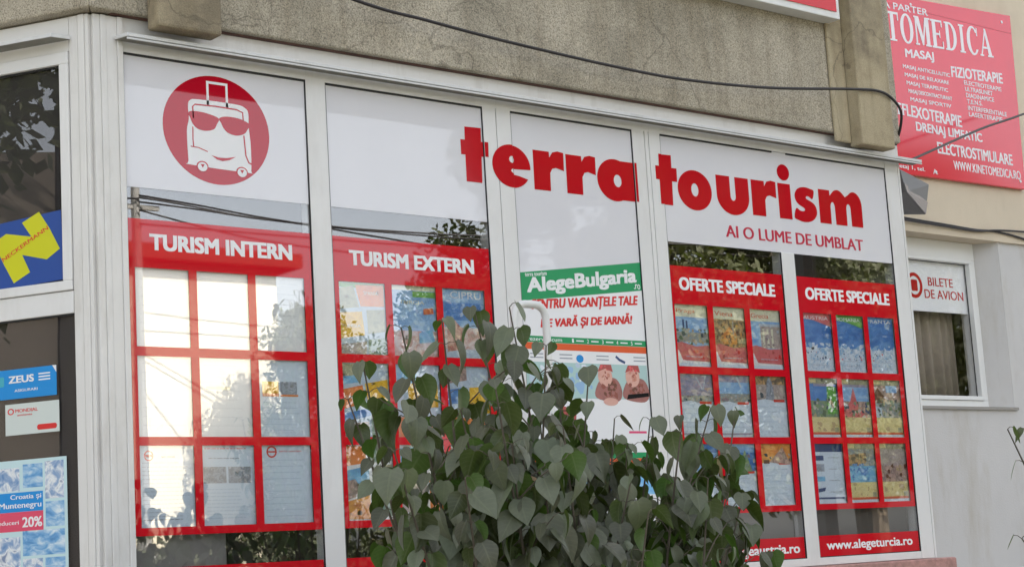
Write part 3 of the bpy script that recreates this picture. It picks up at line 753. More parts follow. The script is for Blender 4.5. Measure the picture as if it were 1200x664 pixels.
esheet(0, 2, 'blue beach brochure headed CIPRU', [('r', 0, 1, .42, 1, SKYB), ('r', 0, 1, .55, .8, SKYD), ('r', 0, 1, .0, .45, BEACH), ('r', 0, 1, 0, .14, PALEB), ('p', [(.1, .1), (.45, .14), (.5, .4), (.3, .55), (.12, .42)], PEOP), ('t', 'CIPRU', .22, .93, .86, .96, WHITE, .01)])
esheet(1, 0, 'brochure of wavy tiles, left of the second row in TURISM EXTERN', [('r', 0, 1, 0, 1, PALEB), ('p', [(.0, .78), (.4, .82), (.3, .98), (0, .98)], OLIV), ('p', [(.0, .70), (.4, .74), (.38, .84), (0, .80)], SEA), ('p', [(.02, .38), (.5, .46), (.45, .70), (.02, .64)], ORG), ('p', [(.55, .45), (.98, .5), (.98, .78), (.5, .72)], YLO), ('p', [(.02, .2), (.6, .3), (.58, .40), (.02, .32)], SKYD), ('p', [(.02, 0), (.55, 0), (.55, .22), (.02, .18)], RUIN), ('p', [(.6, 0), (.98, 0), (.98, .42), (.6, .36)], TEAL), ('t', 'GRECIA', .08, .42, .52, .56, CREAM, .01)])
esheet(1, 1, 'brochure with a big yellow tile, middle of the second row in TURISM EXTERN', [('r', 0, 1, 0, 1, PALEB), ('p', [(.3, .4), (.95, .42), (.95, .72), (.3, .75)], YLO), ('p', [(0, .7), (.5, .75), (.5, 1), (0, 1)], SEA), ('p', [(0, 0), (1, 0), (1, .3), (0, .28)], ORG), ('t', 'MALTA', .45, .85, .55, .6, CREAM, .01)])
esheet(1, 2, 'brochure with blue and yellow tiles, right of the second row in TURISM EXTERN', [('r', 0, 1, 0, 1, PALEB), ('p', [(0, .74), (.5, .8), (.5, 1), (0, 1)], RUIN), ('p', [(0, .45), (.45, .5), (.45, .7), (0, .66)], SKYD), ('p', [(.5, .3), (1, .35), (1, .72), (.55, .7)], YLO), ('p', [(0, 0), (1, 0), (1, .25), (0, .3)], ORG)])
esheet(2, 0, 'brochure with orange, blue and teal tiles, bottom left in the TURISM EXTERN board', [('r', 0, 1, 0, 1, WHITE), ('p', [(.02, .72), (.48, .76), (.40, .98), (.02, .98)], ORG), ('p', [(.52, .76), (.98, .78), (.98, .98), (.45, .98)], TEAL), ('p', [(.02, .36), (.50, .46), (.50, .72), (.02, .66)], SEA), ('p', [(.02, .28), (.4, .36), (.2, .55), (.02, .52)], RUIN), ('p', [(.56, .40), (.98, .46), (.98, .74), (.56, .70)], OLIV), ('p', [(.02, .03), (.5, .03), (.5, .34), (.02, .26)], SUNS), ('p', [(.56, .04), (.98, .06), (.98, .40), (.56, .34)], TEAL)])
esheet(2, 1, 'brochure of blue and teal tiles half hidden by the bush, bottom row of TURISM EXTERN', [('r', 0, 1, 0, 1, WHITE), ('p', [(.02, .6), (.6, .7), (.55, .97), (.02, .95)], SEA), ('p', [(.02, .1), (.6, .1), (.6, .55), (.02, .5)], STON), ('p', [(.65, .1), (.97, .1), (.97, .6), (.65, .6)], ORG)])
esheet(2, 2, 'pale brochure with a red photo hidden deepest behind the bush in TURISM EXTERN', [('r', .05, .95, .5, .95, PEOP), ('r', .05, .95, .1, .45, SEA)])
# OFERTE SPECIALE over alegeaustria
def asheet(r, c, lab, items, base=PAPER): return sheet(3, r, c, lab, items, base, group='leaflets in the board over alegeaustria')
def town(nm, mid, extra=(), ink=()):
    return [('r', 0, 1, .80, 1, CREAM), ('t', nm, .10, .66, .85, .93, ORTX, .012), ('r', 0, 1, .12, .80, mid)]+list(extra)+([('n', .02, 1, .36, .62, list(ink), 35, .02, .07)] if ink else [])+[('p', [(.0, .12), (1, .10), (1, .36), (.6, .34), (.2, .40), (0, .38)], REDF), ('p', [(.02, .08), (.22, .08), (.1, .26), (.02, .3)], WHITE), ('n', .25, .95, .14, .34, [REDF, REDP, SANTA], 12, .02, .06), ('l', .3, .9, .14, .17, 1, PALEB), ('r', 0, 1, 0, .075, PAPERB)]
asheet(0, 0, 'leaflet headed Praga with a blue city view', town('Praga', SKYB, [('r', .02, 1, .40, .56, CITY), ('r', .26, .31, .5, .76, BLUEP), ('r', .36, .41, .5, .74, BLUEP), ('r', .24, .44, .5, .62, CITY)], (T1, T2, T3, CITY, T5)))
asheet(0, 1, 'leaflet headed Viena with a dark night view', town('Viena', NIGHT, [('p', [(.3, .4), (.75, .4), (.72, .56), (.52, .68), (.32, .56)], SUNS), ('r', .62, .66, .55, .78, STON), ('n', .2, .9, .5, .72, [T4, BROWN, NIGHT], 15, .02, .06)], (T4, BROWN, T2, NIGHT)))
asheet(0, 2, 'leaflet headed Grecia with a pale stone temple', town('Grecia', SKYB, [('r', .36, 1, .36, .72, STON), ('r', .42, .48, .36, .68, CREAM), ('r', .56, .62, .36, .68, CREAM), ('r', .70, .76, .36, .68, CREAM), ('r', .32, 1, .72, .76, GREYL), ('n', .34, 1, .38, .74, [T5, STON, T6, GREYL], 25, .02, .06)]))
def half(mid, top, y=.52, extra=()): return [('p', [(0, y), (.35, y+.03), (.7, y-.02), (1, y+.02), (1, 1), (0, 1)], mid), ('r', 0, 1, .86, 1, top), ('n', .0, 1, y+.03, .84, [mid, T5, T6, T1], 20, .02, .07), ('r', .6, .95, y-.02, y+.02, REDP), ('l', .1, .9, .1, y-.1, 6, PALEB)]+list(extra)
asheet(1, 0, 'leaflet with a brown dusk skyline over white, left above the alegeaustria bush leaf', half(CITY, DUSK, .55, [('r', 0, 1, .66, .9, DUSK), ('p', [(.5, .95), (.7, .75), (.72, .76), (.56, .95)], GREYL), ('p', [(.8, .98), (.72, .76), (.74, .75), (.84, .98)], GREYL), ('r', 0, 1, .05, .08, DUSK)]), PAPERB)
asheet(1, 1, 'leaflet with a dusk river skyline over white, middle of the board over alegeaustria', half(CITY, DUSK, .55, [('r', 0, 1, .70, .88, SKYB), ('p', [(.6, .97), (.72, .80), (.75, .81), (.66, .97)], GREYL), ('r', 0, 1, .05, .08, DUSK)]), PAPERB)
asheet(1, 2, 'leaflet with a grey cathedral photo over plain white, right in the board over alegeaustria', half(STON, NIGHT, .60, [('p', [(.36, .62), (.42, .9), (.5, 1), (.58, .9), (.64, .62)], GREYP)]), PAPERB)
asheet(2, 0, 'leaflet with a mountain photo hidden behind the bush in the board over alegeaustria', half(SKYB, SKYD, .55), PAPERB)
asheet(2, 1, 'leaflet with blue sky over white partly behind a leaf, beside the orange pyramid leaflet', half(SKYD, SKYB, .55, [('p', [(.4, .56), (.9, .56), (.7, .9)], GRN)]), PAPERB)
asheet(2, 2, 'leaflet with an orange sunset pyramid over plain white', half(SUNS, SUNS, .68, [('p', [(.3, .70), (.98, .66), (.74, .94)], RUIN), ('r', .12, .3, .68, .74, BROWN)]), PAPERB)
# OFERTE SPECIALE over alegeturcia
def tsheet(r, c, lab, items, base=PAPER): return sheet(4, r, c, lab, items, base, group='leaflets in the board over alegeturcia')
def ski(nm, band, curve=True):
    return [('r', 0, 1, .36, 1, SKYD), ('r', 0, 1, 0, .42, SNOW), ('n', .0, 1, .26, .5, [W2, W3, SNOW], 30, .03, .09), ('n', .0, 1, .12, .4, [W2, W3, W2], 30, .02, .06), ('n', .1, .9, .22, .36, [BLUEP, T1, REDF, W2], 11, .015, .04)]+([('p', [(0, .90), (.4, .88), (1, .78), (1, 1), (0, 1)], band)] if curve else [])+[('t', nm, .06, .92, .89, .95, WHITE, .012), ('l', .2, .85, .12, .2, 2, GREYL), ('r', 0, 1, 0, .04, PAPERB)]
tsheet(0, 0, 'blue ski leaflet headed AUSTRIA', ski('AUSTRIA', REDF))
tsheet(0, 1, 'blue ski leaflet with a green band headed ROMANIA', ski('ROMANIA', LIME))
tsheet(0, 2, 'blue ski leaflet headed FRANTA', ski('FRANTA', SKYB, False))
def resort(sky_, mid, extra=(), ink=None):
    ink = ink or [T3, T2, T1, GRN, T5]
    return [('r', 0, 1, .30, 1, sky_), ('r', 0, 1, .34, .62, mid)]+list(extra)+[('n', 0, 1, .34, .66, ink, 35, .02, .08), ('r', 0, 1, .9, 1, OLIV), ('n', .3, 1, .90, 1, [T6, T5, OLIV], 8, .02, .05), ('r', 0, .3, .92, 1, YEL), ('r', 0, 1, .06, .35, YEL), ('r', 0, 1, .06, .10, ORTX), ('n', 0, 1, .12, .34, [YEL, T2, M_('pale_sand_print', (226, 214, 160))], 15, .03, .1), ('r', .82, .95, .1, .18, OLIV), ('r', 0, 1, 0, .06, PAPERB)]
tsheet(1, 0, 'holiday leaflet with green palms under blue sky over a yellow foot', resort(SKYD, GRN, [('p', [(.62, .4), (.95, .4), (.98, .85), (.66, .88)], LIME), ('r', .2, .9, .86, .9, DUSK)]))
tsheet(1, 1, 'holiday leaflet with a red rock spire over a yellow foot', resort(SKYB, RUIN, [('p', [(.0, .34), (.6, .32), (.9, .36), (.6, .5), (.45, .85), (.32, .62), (.1, .46)], REDF), ('n', .1, .8, .36, .6, [REDF, SANTA, RUIN], 20, .02, .07), ('p', [(.82, .45), (.98, .4), (.98, .62), (.85, .6)], BLUEP), ('r', 0, 1, .86, .9, DUSK)]))
tsheet(1, 2, 'holiday leaflet with a house, rocks and white boat over a yellow foot', resort(RUIN, CITY, [('p', [(.0, .7), (.2, .86), (.45, .7), (.4, .6), (0, .6)], BROWN), ('p', [(.02, .36), (.3, .34), (.28, .52), (.05, .56)], PALEB), ('r', .5, .9, .78, .9, SKYB)]))
tsheet(2, 0, 'white price table leaflet with a dark blue heading bar', [('r', 0, 1, .86, 1, BLUEP), ('r', .06, .34, .72, .80, BLUEP), ('r', .06, .34, .54, .66, GREYP), ('r', .06, .34, .38, .46, SEA), ('p', [(.08, .2), (.3, .22), (.34, .28), (.08, .26)], BLUEP), ('l', .48, .9, .2, .76, 4, GREY), ('r', .05, .95, .09, .12, BLUEP)], PAPERB)
tsheet(2, 1, 'holiday leaflet with a blue pool over a yellow foot', resort(CITY, SEA, [('p', [(0, .58), (.2, .66), (.5, .6), (.7, .68), (.7, .84), (0, .8)], NIGHT), ('r', .05, .95, .34, .62, SEA), ('p', [(.3, .5), (.6, .46), (.7, .56), (.4, .6)], SKYD)], [SEA, SKYD, W3]))
tsheet(2, 2, 'holiday leaflet with brown ruins over a yellow foot, lowest at the right', resort(STON, RUIN, [('p', [(0, .34), (.9, .32), (.6, .42), (.2, .58), (0, .7)], RUIN), ('r', .3, 1, .62, .8, STON)], [RUIN, T6, T2, BROWN]))

# boards of cloth behind the bottom of the glass
b = MB(); b.box(FRONT, 3.06, 3.462, 1.545, 1.83, -0.060, -0.052, GREYB); tag(b.build('grey_panel'), 'plain grey panel behind the glass at the bottom left of the front window', 'panel')
b = MB(); b.box(FRONT, 3.47, 3.875, 1.545, 1.83, -0.060, -0.052, BLACKB); tag(b.build('black_panel'), 'plain black panel behind the glass under the TURISM INTERN board', 'panel')
b = MB(); b.box(FRONT, 5.875, 6.655, 1.545, 1.85, -0.060, -0.052, mat('mid_grey_board', (116, 113, 110), 0.7, 0.2)); tag(b.build('grey_panel'), 'grey panel behind the glass above the alegeaustria web address', 'panel')
b = MB(); b.box(FRONT, 6.77, 7.55, 1.545, 1.85, -0.060, -0.052, mat('dark_grey_board', (96, 92, 89), 0.7, 0.2)); tag(b.build('grey_panel'), 'darker grey panel behind the glass above the alegeturcia web address', 'panel')

# ------------------------------------------------------------------ Bulgaria poster on the white middle pane
b = MB(); PD = VD1+0.0003
U0, U1 = 4.948, 5.684
b.box(FRONT, U0, U1, 1.60, 2.86, PD-0.0002, PD+0.0002, WHITE)
put_flat(b, FRONT, [(U0, 2.754), (U1, 2.838), (U1, 2.970), (U0, 2.879)], [[0, 1, 2, 3]], PD+0.0003, GREEN, 0.0003)
put_text(b, FRONT, 'AlegeBulgaria', 4.985, 5.655, 2.772, 2.858, PD+0.0007, WHITE, bold=0.045, rise=0.083)
put_text(b, FRONT, '.ro', 5.635, 5.675, 2.842, 2.866, PD+0.0007, WHITE, bold=0.01)
put_text(b, FRONT, 'terra tourism', 4.978, 5.105, 2.862, 2.880, PD+0.0007, WHITE, bold=0.02, rise=0.014)
put_text(b, FRONT, 'PENTRU VACAN\u021aELE TALE', 5.005, 5.655, 2.705, 2.765, PD+0.0007, REDP, bold=0.035, rise=0.05, shear=0.2)
put_text(b, FRONT, 'BULGARA \u0218I DE IARN\u0102!'.replace('BULGARA', 'DE VAR\u0102'), 5.05, 5.61, 2.628, 2.690, PD+0.0007, REDP, bold=0.035, rise=0.04, shear=0.2)
b.box(FRONT, U0, U1, 2.574, 2.602, PD+0.0003, PD+0.0006, GREEN); b.box(FRONT, U0, U1, 2.543, 2.573, PD+0.0003, PD+0.0006, ORANGE)
put_text(b, FRONT, 'rezerva acum', 4.97, 5.17, 2.580, 2.592, PD+0.0007, WHITE, bold=0.01)
for i in range(5):
    put_text(b, FRONT, '1 2 3 4 5'.split()[i], 5.23+i*.09, 5.24+i*.09, 2.579, 2.597, PD+0.0007, WHITE, bold=0.02)
    b.box(FRONT, 5.255+i*.09, 5.30+i*.09, 2.585, 2.591, PD+0.0007, PD+0.0009, WHITE)
for i, x in enumerate((4.98, 5.15, 5.37, 5.60)):
    for j in range(2): b.box(FRONT, x, x+.075, 2.505+.016*j, 2.510+.016*j, PD+0.0003, PD+0.0006, GREY)
put_flat(b, FRONT, *fill([ell(5.27, 2.508, .022, .018, 14)]), PD+0.0003, CYAN, 0.0003)
put_flat(b, FRONT, *fill([stroke([(5.49, 2.525), (5.51, 2.51), (5.545, 2.497)], 0.012)]), PD+0.0003, BLUEP, 0.0003)
b.box(FRONT, 4.952, U1-.004, 2.33, 2.488, PD+0.0003, PD+0.0005, mat('aqua_print', (176, 206, 204), 0.4))
SKIN = photo('skin_print', [(198, 128, 112), (216, 156, 138), (186, 104, 92)], 10)
CLOT = photo('clothing_print', [(120, 62, 56), (150, 78, 70), (100, 54, 52)], 14)
SANT = mat('red_hat_print', (178, 84, 80), 0.4)
for hx, m1 in ((5.43, CLOT), (5.60, CLOT)):
    put_flat(b, FRONT, *fill([smooth2([(hx-.075, 2.335), (hx-.065, 2.395), (hx-.02, 2.425), (hx+.055, 2.42), (hx+.085, 2.36), (hx+.05, 2.318)])]), PD+0.0006, m1, 0.0002)
    put_flat(b, FRONT, *fill([ell(hx-.015, 2.432, .044, .046, 20)]), PD+0.0009, SKIN, 0.0002)
    put_flat(b, FRONT, *fill([[(hx-.06, 2.452), (hx-.04, 2.486), (hx+.025, 2.486), (hx+.034, 2.452), (hx-.01, 2.468)]]), PD+0.0012, SANT, 0.0002)
put_flat(b, FRONT, *fill([ell(5.44, 2.318, .045, .018, 16)]), PD+0.0013, SKIN, 0.0002)
put_flat(b, FRONT, *fill([[(5.54, 2.33), (5.68, 2.345), (5.68, 2.362), (5.55, 2.352)]]), PD+0.0013, BLACKB, 0.0002)
put_flat(b, FRONT, *fill([[(5.12, 2.20), (5.22, 2.20), (5.23, 2.28), (5.13, 2.30)]]), PD+0.0003, SANT, 0.0002)
rp = random.Random(8)
def dabs(x0, x1, z0, z1, ms, n, a, d):
    for j in range(n):
        x, y, q = rp.uniform(x0, x1), rp.uniform(z0, z1), rp.uniform(a*.4, a)
        b.add([FRONT.p(x+q*math.cos(t_)*rp.uniform(.5, 1.1), y+q*math.sin(t_)*rp.uniform(.5, 1.1), d+.000004*j) for t_ in (0, 1.05, 2.1, 3.14, 4.2, 5.25)], [[0, 1, 2, 3, 4, 5]], rp.choice(ms))
for hx in (5.43, 5.60):
    dabs(hx-.04, hx+.055, 2.345, 2.405, [CLOT, BROWN, M_('rust_print', (150, 84, 72))], 40, .016, PD+0.0010)
    dabs(hx-.035, hx+.008, 2.418, 2.455, [SKIN, M_('tan_skin_print', (206, 140, 122)), M_('deep_skin_print', (170, 96, 84))], 16, .011, PD+0.0013)
    dabs(hx-.04, hx+.01, 2.462, 2.48, [SANT, M_('pink_hat_print', (222, 96, 100))], 10, .012, PD+0.0016)
dabs(4.97, 5.33, 2.34, 2.48, [MATS['aqua_print'], W3, W2, PALEB], 50, .03, PD+0.0007)
b.box(FRONT, 5.54, 5.65, 2.176, 2.186, PD+0.0003, PD+0.0005, mat('magenta_print', (224, 70, 120), 0.4))
b.box(FRONT, U0, U1, 2.064, 2.090, PD+0.0003, PD+0.0006, GREEN); b.box(FRONT, U0, U1, 2.037, 2.0635, PD+0.0003, PD+0.0006, ORANGE)
b.box(FRONT, U0, U1, 1.90, 2.0365, PD+0.0003, PD+0.0006, photo('bright_sky_print', [(60, 150, 226), (110, 186, 240), (190, 222, 244)], 6, (1, 1, 3)))
put_flat(b, FRONT, *fill([[(5.28, 1.90), (5.36, 1.98), (5.42, 1.93), (5.5, 1.90)]]), PD+0.0008, BLUEP, 0.0002)
put_flat(b, FRONT, *fill([[(5.0, 1.90), (5.06, 2.02), (5.2, 1.99), (5.24, 1.90)]]), PD+0.0008, SEA, 0.0002)
b.box(FRONT, U0, U1, 1.66, 1.70, PD+0.0003, PD+0.0006, ORANGE); b.box(FRONT, U0, U1, 1.7005, 1.725, PD+0.0003, PD+0.0006, WHITE)
tag(b.build('travel_poster'), 'tall poster with tilted green AlegeBulgaria heading on the white middle pane', 'poster')

# ------------------------------------------------------------------ stickers on the side window
def lbox(b, s0, s1, z0, z1, d0, d1, m): b.box(LEFT, -s1, -s0, z0, z1, d0, d1, m)
D0 = 0.0004
b = MB(); NAVY = mat('blue_sticker', (34, 74, 152), 0.35); YG = mat('yellow_sticker', (206, 206, 22), 0.35)
put_flat(b, LEFT, [(-.455, 2.735), (-.135, 2.748), (-.145, 3.008), (-.455, 2.985)], [[0, 1, 2, 3]], D0, NAVY, 0.0004)
def NP(x, y): return (-0.45+x*0.32/400.0, 2.748+y*0.27/370.0)
# N, slanted to the left: pixel layout 400 x 370
nn = [(110, 30), (215, 75), (160, 155), (310, 120), (388, 165), (320, 285), (268, 390), (170, 338), (215, 250), (78, 292), (0, 235), (45, 130)]
nn = [(118, 12), (208, 58), (166, 152), (300, 112), (372, 158), (318, 270), (262, 362), (168, 318), (218, 240), (80, 272), (10, 236), (62, 120)]
put_flat(b, LEFT, *fill([[NP(*q) for q in nn]]), D0+0.0006, YG, 0.0003)
put_text(b, Frame(LEFT.p(*NP(62, 128)), LEFT.u*1+Z*0.50, LEFT.n, Z-LEFT.u*0.50), 'NECKERMANN', 0, .225, 0, .016, D0+0.0011, REDP, bold=0.02)
tag(b.build('sticker'), 'square blue sticker with a big slanted yellow letter N', 'sticker', 'stickers on the side window')
b = MB(); lbox(b, .178, .475, 2.327, 2.436, D0, D0+0.0004, CYAN)
put_text(b, LEFT, 'ZEUS', -.385, -.275, 2.385, 2.412, D0+0.0006, WHITE, bold=0.05); put_text(b, LEFT, 'ASIGURARI', -.36, -.26, 2.352, 2.362, D0+0.0006, WHITE)
for i in range(3): lbox(b, .205, .255, 2.386+.011*i, 2.391+.011*i, D0+0.0005, D0+0.0007, WHITE)
put_flat(b, LEFT, *fill([rrect(-.455, -.405, 2.375, 2.412, .006)]), D0+0.0005, mat('teal_sticker', (70, 170, 190), 0.4), 0.0002)
put_flat(b, LEFT, *fill([[(-.195, 2.436), (-.178, 2.436), (-.178, 2.41)]]), D0+0.0006, WHITE, 0.001)
tag(b.build('sticker'), 'bright blue sticker with white lettering and a peeling corner', 'sticker', 'stickers on the side window')
b = MB(); lbox(b, .169, .402, 2.194, 2.308, D0, D0+0.0004, mat('pale_card', (206, 214, 210), 0.5))
put_flat(b, LEFT, *fill([ell(-.378, 2.281, .014, .012, 18), ell(-.378, 2.281, .009, .008, 14)]), D0+0.0005, REDP, 0.0002)
put_text(b, LEFT, 'MONDIAL', -.358, -.26, 2.276, 2.289, D0+0.0005, REDP, bold=0.02); put_text(b, LEFT, 'asistenta', -.35, -.285, 2.263, 2.270, D0+0.0005, REDP)
put_flat(b, LEFT, *fill([rrect(-.265, -.18, 2.206, 2.226, .009)]), D0+0.0005, REDP, 0.0002)
tag(b.build('sticker'), 'pale card sticker with small red lettering and a red oval', 'sticker', 'stickers on the side window')
b = MB(); pl = mat('pale_aqua_paper', (196, 222, 226), 0.5)
fr = Frame(LEFT.p(-.56, 1.50), LEFT.u, LEFT.n)
def pb(x0, x1, y0, y1, m, d=0.0005): b.box(LEFT, -x0, -x1, y0, y1, D0+d, D0+d+0.0002, m)
b.box(LEFT, -.56, -.142, 1.56, 2.102, D0, D0+0.0004, pl)
SEAB = photo('sea_photo_print', [(40, 110, 176), (70, 140, 200), (150, 190, 220), (220, 230, 236)], 20, (1, 1, 2))
SHIP = photo('boat_photo_print', [(60, 110, 170), (120, 150, 190), (226, 230, 232), (90, 110, 150)], 26)
for x0, x1, y0, y1, m in ((.55, .345, 1.99, 2.075, SHIP), (.33, .245, 2.0, 2.085, SEAB), (.235, .155, 1.955, 2.09, SHIP), (.235, .155, 1.855, 1.945, SEAB),
                          (.55, .345, 1.70, 1.825, SHIP), (.335, .155, 1.755, 1.845, SEAB), (.335, .25, 1.615, 1.745, SHIP), (.24, .155, 1.60, 1.745, SEAB), (.55, .345, 1.585, 1.69, SEAB)):
    pb(x0, x1, y0, y1, m)
pb(.46, .245, 1.915, 1.985, CYAN, .0008); pb(.46, .245, 1.845, 1.9145, mat('pink_print', (222, 76, 106), 0.4), .0008)
put_text(b, LEFT, 'Croatia \u0219i', -.385, -.252, 1.955, 1.978, D0+.0012, WHITE, bold=.02); put_text(b, LEFT, 'Muntenegru', -.435, -.252, 1.922, 1.950, D0+.0012, WHITE, bold=.02)
put_text(b, LEFT, '20%', -.335, -.250, 1.858, 1.895, D0+.0012, WHITE, bold=.03); put_text(b, LEFT, 'reduceri', -.45, -.35, 1.87, 1.885, D0+.0012, WHITE)
tag(b.build('travel_poster'), 'blue photo collage poster reading Croatia si Muntenegru 20%', 'poster')

# ------------------------------------------------------------------ red light box on the parapet
box = thing('light_box', (6.1, -0.1, 4.325), 'red and white light box sign mounted on the rough concrete parapet', 'sign')
b = MB(); b.box(FRONT, 5.2, 7.125, 4.325, 4.85, 0.058, 0.150, mat('white_casing', (226, 226, 224), 0.4, var=0.04)); b.build('casing', box, bevel=0.004)
b = MB(); b.box(FRONT, 5.235, 7.095, 4.362, 4.82, 0.151, 0.156, mat('red_acrylic', (214, 18, 36), 0.2)); b.build('face_panel', box)

# ------------------------------------------------------------------ medical sign on the back wall
med = thing('medical_sign', (10.0, 1.46, 4.10), 'large glossy red wall sign with white lettering ending in TOMEDICA', 'sign')
b = MB()
FD1 = 0.065
put_flat(b, BACK, [(8.62, 4.07), (11.06, 4.104), (11.10, 5.428), (8.62, 5.30)], [[0, 1, 2, 3]], 0.03, mat('red_sign_sheet', (224, 36, 60), 0.10, 0.9, var=0.08, scale=1.2), FD1-0.03)
b.build('board', med, bevel=0.003)
MW = mat('white_sign_lettering', (236, 232, 234), 0.4)
def G(ch):
    """slab-serif capitals on a 1 x 1 cell: strips, ovals"""
    t, s, q = .24, .10, .07
    def bar(x0, x1, y0, y1): return [[(x0, y0), (x1, y0), (x1, y1), (x0, y1)]]
    S = []
    if ch == 'T': S = [bar(.38, .62, 0, 1), bar(.04, .96, .92, 1), bar(.04, .12, .72, 1), bar(.88, .96, .72, 1), bar(.25, .75, 0, .06)]
    elif ch == 'I': S = [bar(.32, .68, 0, 1), bar(.15, .85, .94, 1), bar(.15, .85, 0, .06)]
    elif ch == 'E': S = [bar(.14, .40, 0, 1), bar(.04, .90, .93, 1), bar(.04, .92, 0, .07), bar(.3, .7, .47, .54), bar(.82, .90, .76, 1), bar(.84, .92, 0, .26), bar(.63, .70, .38, .63)]
    elif ch == 'M': S = [bar(.08, .17, 0, 1), bar(.74, .96, 0, 1), [[(.08, 1), (.32, 1), (.56, .25), (.46, .02)]], [[(.46, .02), (.54, .02), (.80, 1), (.70, 1)]], bar(.0, .26, 0, .06), bar(.66, 1.03, 0, .06), bar(0, .2, .94, 1), bar(.78, 1.03, .94, 1)]
    elif ch == 'O': S = [[ell(.5, .5, .48, .52, 30), ell(.5, .5, .24, .45, 24)]]
    elif ch == 'D': S = [bar(.12, .36, 0, 1), [ell(.36, .5, .60, .5, 24, -90, 90), ], bar(.02, .4, .94, 1), bar(.02, .4, 0, .06)]
    elif ch == 'C': S = [[ell(.52, .5, .48, .52, 26, 35, 325)+ell(.56, .5, .26, .45, 22, 318, 42)], bar(.84, .92, .68, .98)]
    elif ch == 'A': S = [[[(.04, 0), (.14, 0), (.54, .92), (.48, 1)]], [[(.42, 1), (.56, 1), (.96, 0), (.68, 0)]], bar(.22, .74, .28, .35), bar(-.04, .26, 0, .06), bar(.56, 1.04, 0, .06)]
    elif ch == 'K': S = [bar(.12, .38, 0, 1), [[(.36, .42), (.5, .5), (.9, 1), (.78, 1)]], [[(.42, .56), (.6, .62), (1.0, 0), (.70, 0)]], bar(.0, .48, .94, 1), bar(0, .48, 0, .06)]
    elif ch == 'N': S = [bar(.10, .20, 0, 1), bar(.80, .90, 0, 1), [[(.06, 1), (.34, 1), (.92, 0), (.80, 0)]], bar(0, .34, 0, .06), bar(.66, 1.0, .94, 1)]
    return S
def serif(mb, s, u0, u1, v0, v1, rise, d, m):
    n = len(s); cw = (u1-u0)/n
    wts = [0.62 if c == 'I' else 1.18 if c == 'M' else 1.0 for c in s]; tot = sum(wts); x = u0
    for c, wt in zip(s, wts):
        w_ = (u1-u0)*wt/tot
        for j, spl in enumerate(G(c)):
            q, fs = fill(spl)
            if c == 'D' and j == 1: q, fs = fill([[(.34, 0)]+ell(.40, .5, .54, .5, 24, -90, 90)+[(.34, 1), (.34, .93)]+ell(.40, .5, .30, .43, 20, 90, -90)+[(.34, .07)]])
            pts = []
            for a, c2 in q:
                uu = x+(a*.94+.03)*w_; pts.append((uu, v0+(v1-v0)*c2+rise*(uu-u0)/(u1-u0)))
            put_flat(mb, BACK, pts, fs, d+0.0004*j, m, 0.001)
        x += w_
b = MB(); MD = FD1+0.0005
serif(b, 'KINETOMEDICA', 9.02, 10.83, 5.00, 5.21, 0.065, MD, MW); b.build('title', med)
def MT(s, u0, u1, v0, v1, rise=0.0, bold=0.025):
    b = MB(); put_text(b, BACK, s, u0, u1, v0, v1, MD, MW, bold=bold, rise=rise, th=0.001); b.build('lettering', med)
MT('CABINET LA PARTER', 9.05, 10.09, 5.235, 5.285, 0.03)
MT('MASAJ', 9.785, 10.11, 4.905, 4.985, 0.02, .035); MT('FIZIOTERAPIE', 10.295, 10.915, 4.85, 4.93, 0.03, .035)
for i, s in enumerate(('MASAJ ANTICELULITIC', 'MASAJ DE RELAXARE', 'MASAJ TERAPEUTIC', 'MASAJ DESCONTRACTURANT', 'MASAJ SPORTIV')):
    MT(s, 9.745+.012*i, 10.275-.02*(i % 3), 4.832-.057*i, 4.868-.057*i, 0.004, .03)
for i, (s, e) in enumerate((('ELECTROTERAPIE', 10.885), ('ULTRASUNET', 10.77), ('DIADINAMICE', 10.78), ('T.E.N.S.', 10.63), ('INTERFERENTIALE', 10.92), ('LASERTERAPIE', 10.86))):
    MT(s, 10.435+.004*i, e, 4.812-.046*i, 4.845-.046*i, 0.006, .03)
MT('REFLEXOTERAPIE', 9.58, 10.36, 4.50, 4.585, -0.012, .03); MT('DRENAJ LIMFATIC', 9.825, 10.585, 4.385, 4.47, 0.0, .03)
MT('ELECTROSTIMULARE', 10.045, 10.93, 4.268, 4.352, 0.0, .03); MT('WWW.KINETOMEDICA.RO', 10.212, 11.012, 4.17, 4.236, 0.0, .02)
MT('etaj 1, tel.', 9.60, 9.88, 4.115, 4.15); MT('A.', 9.97, 10.02, 4.115, 4.15)
for su, sv in ((10.98, 5.36), (11.0, 4.16), (9.9, 5.32), (10.0, 4.13)):
    b = MB(); b.tube([BACK.p(su, sv, MD-.001), BACK.p(su, sv, MD+.004)], .011, MW, 10); b.build('screw', med)
b = MB(); b.box(BACK, 8.63, 11.085, 5.285, 5.288, MD-0.0003, MD+0.0003, mat('dark_red_seam', (170, 20, 40), 0.4)); b.build('seam', med)

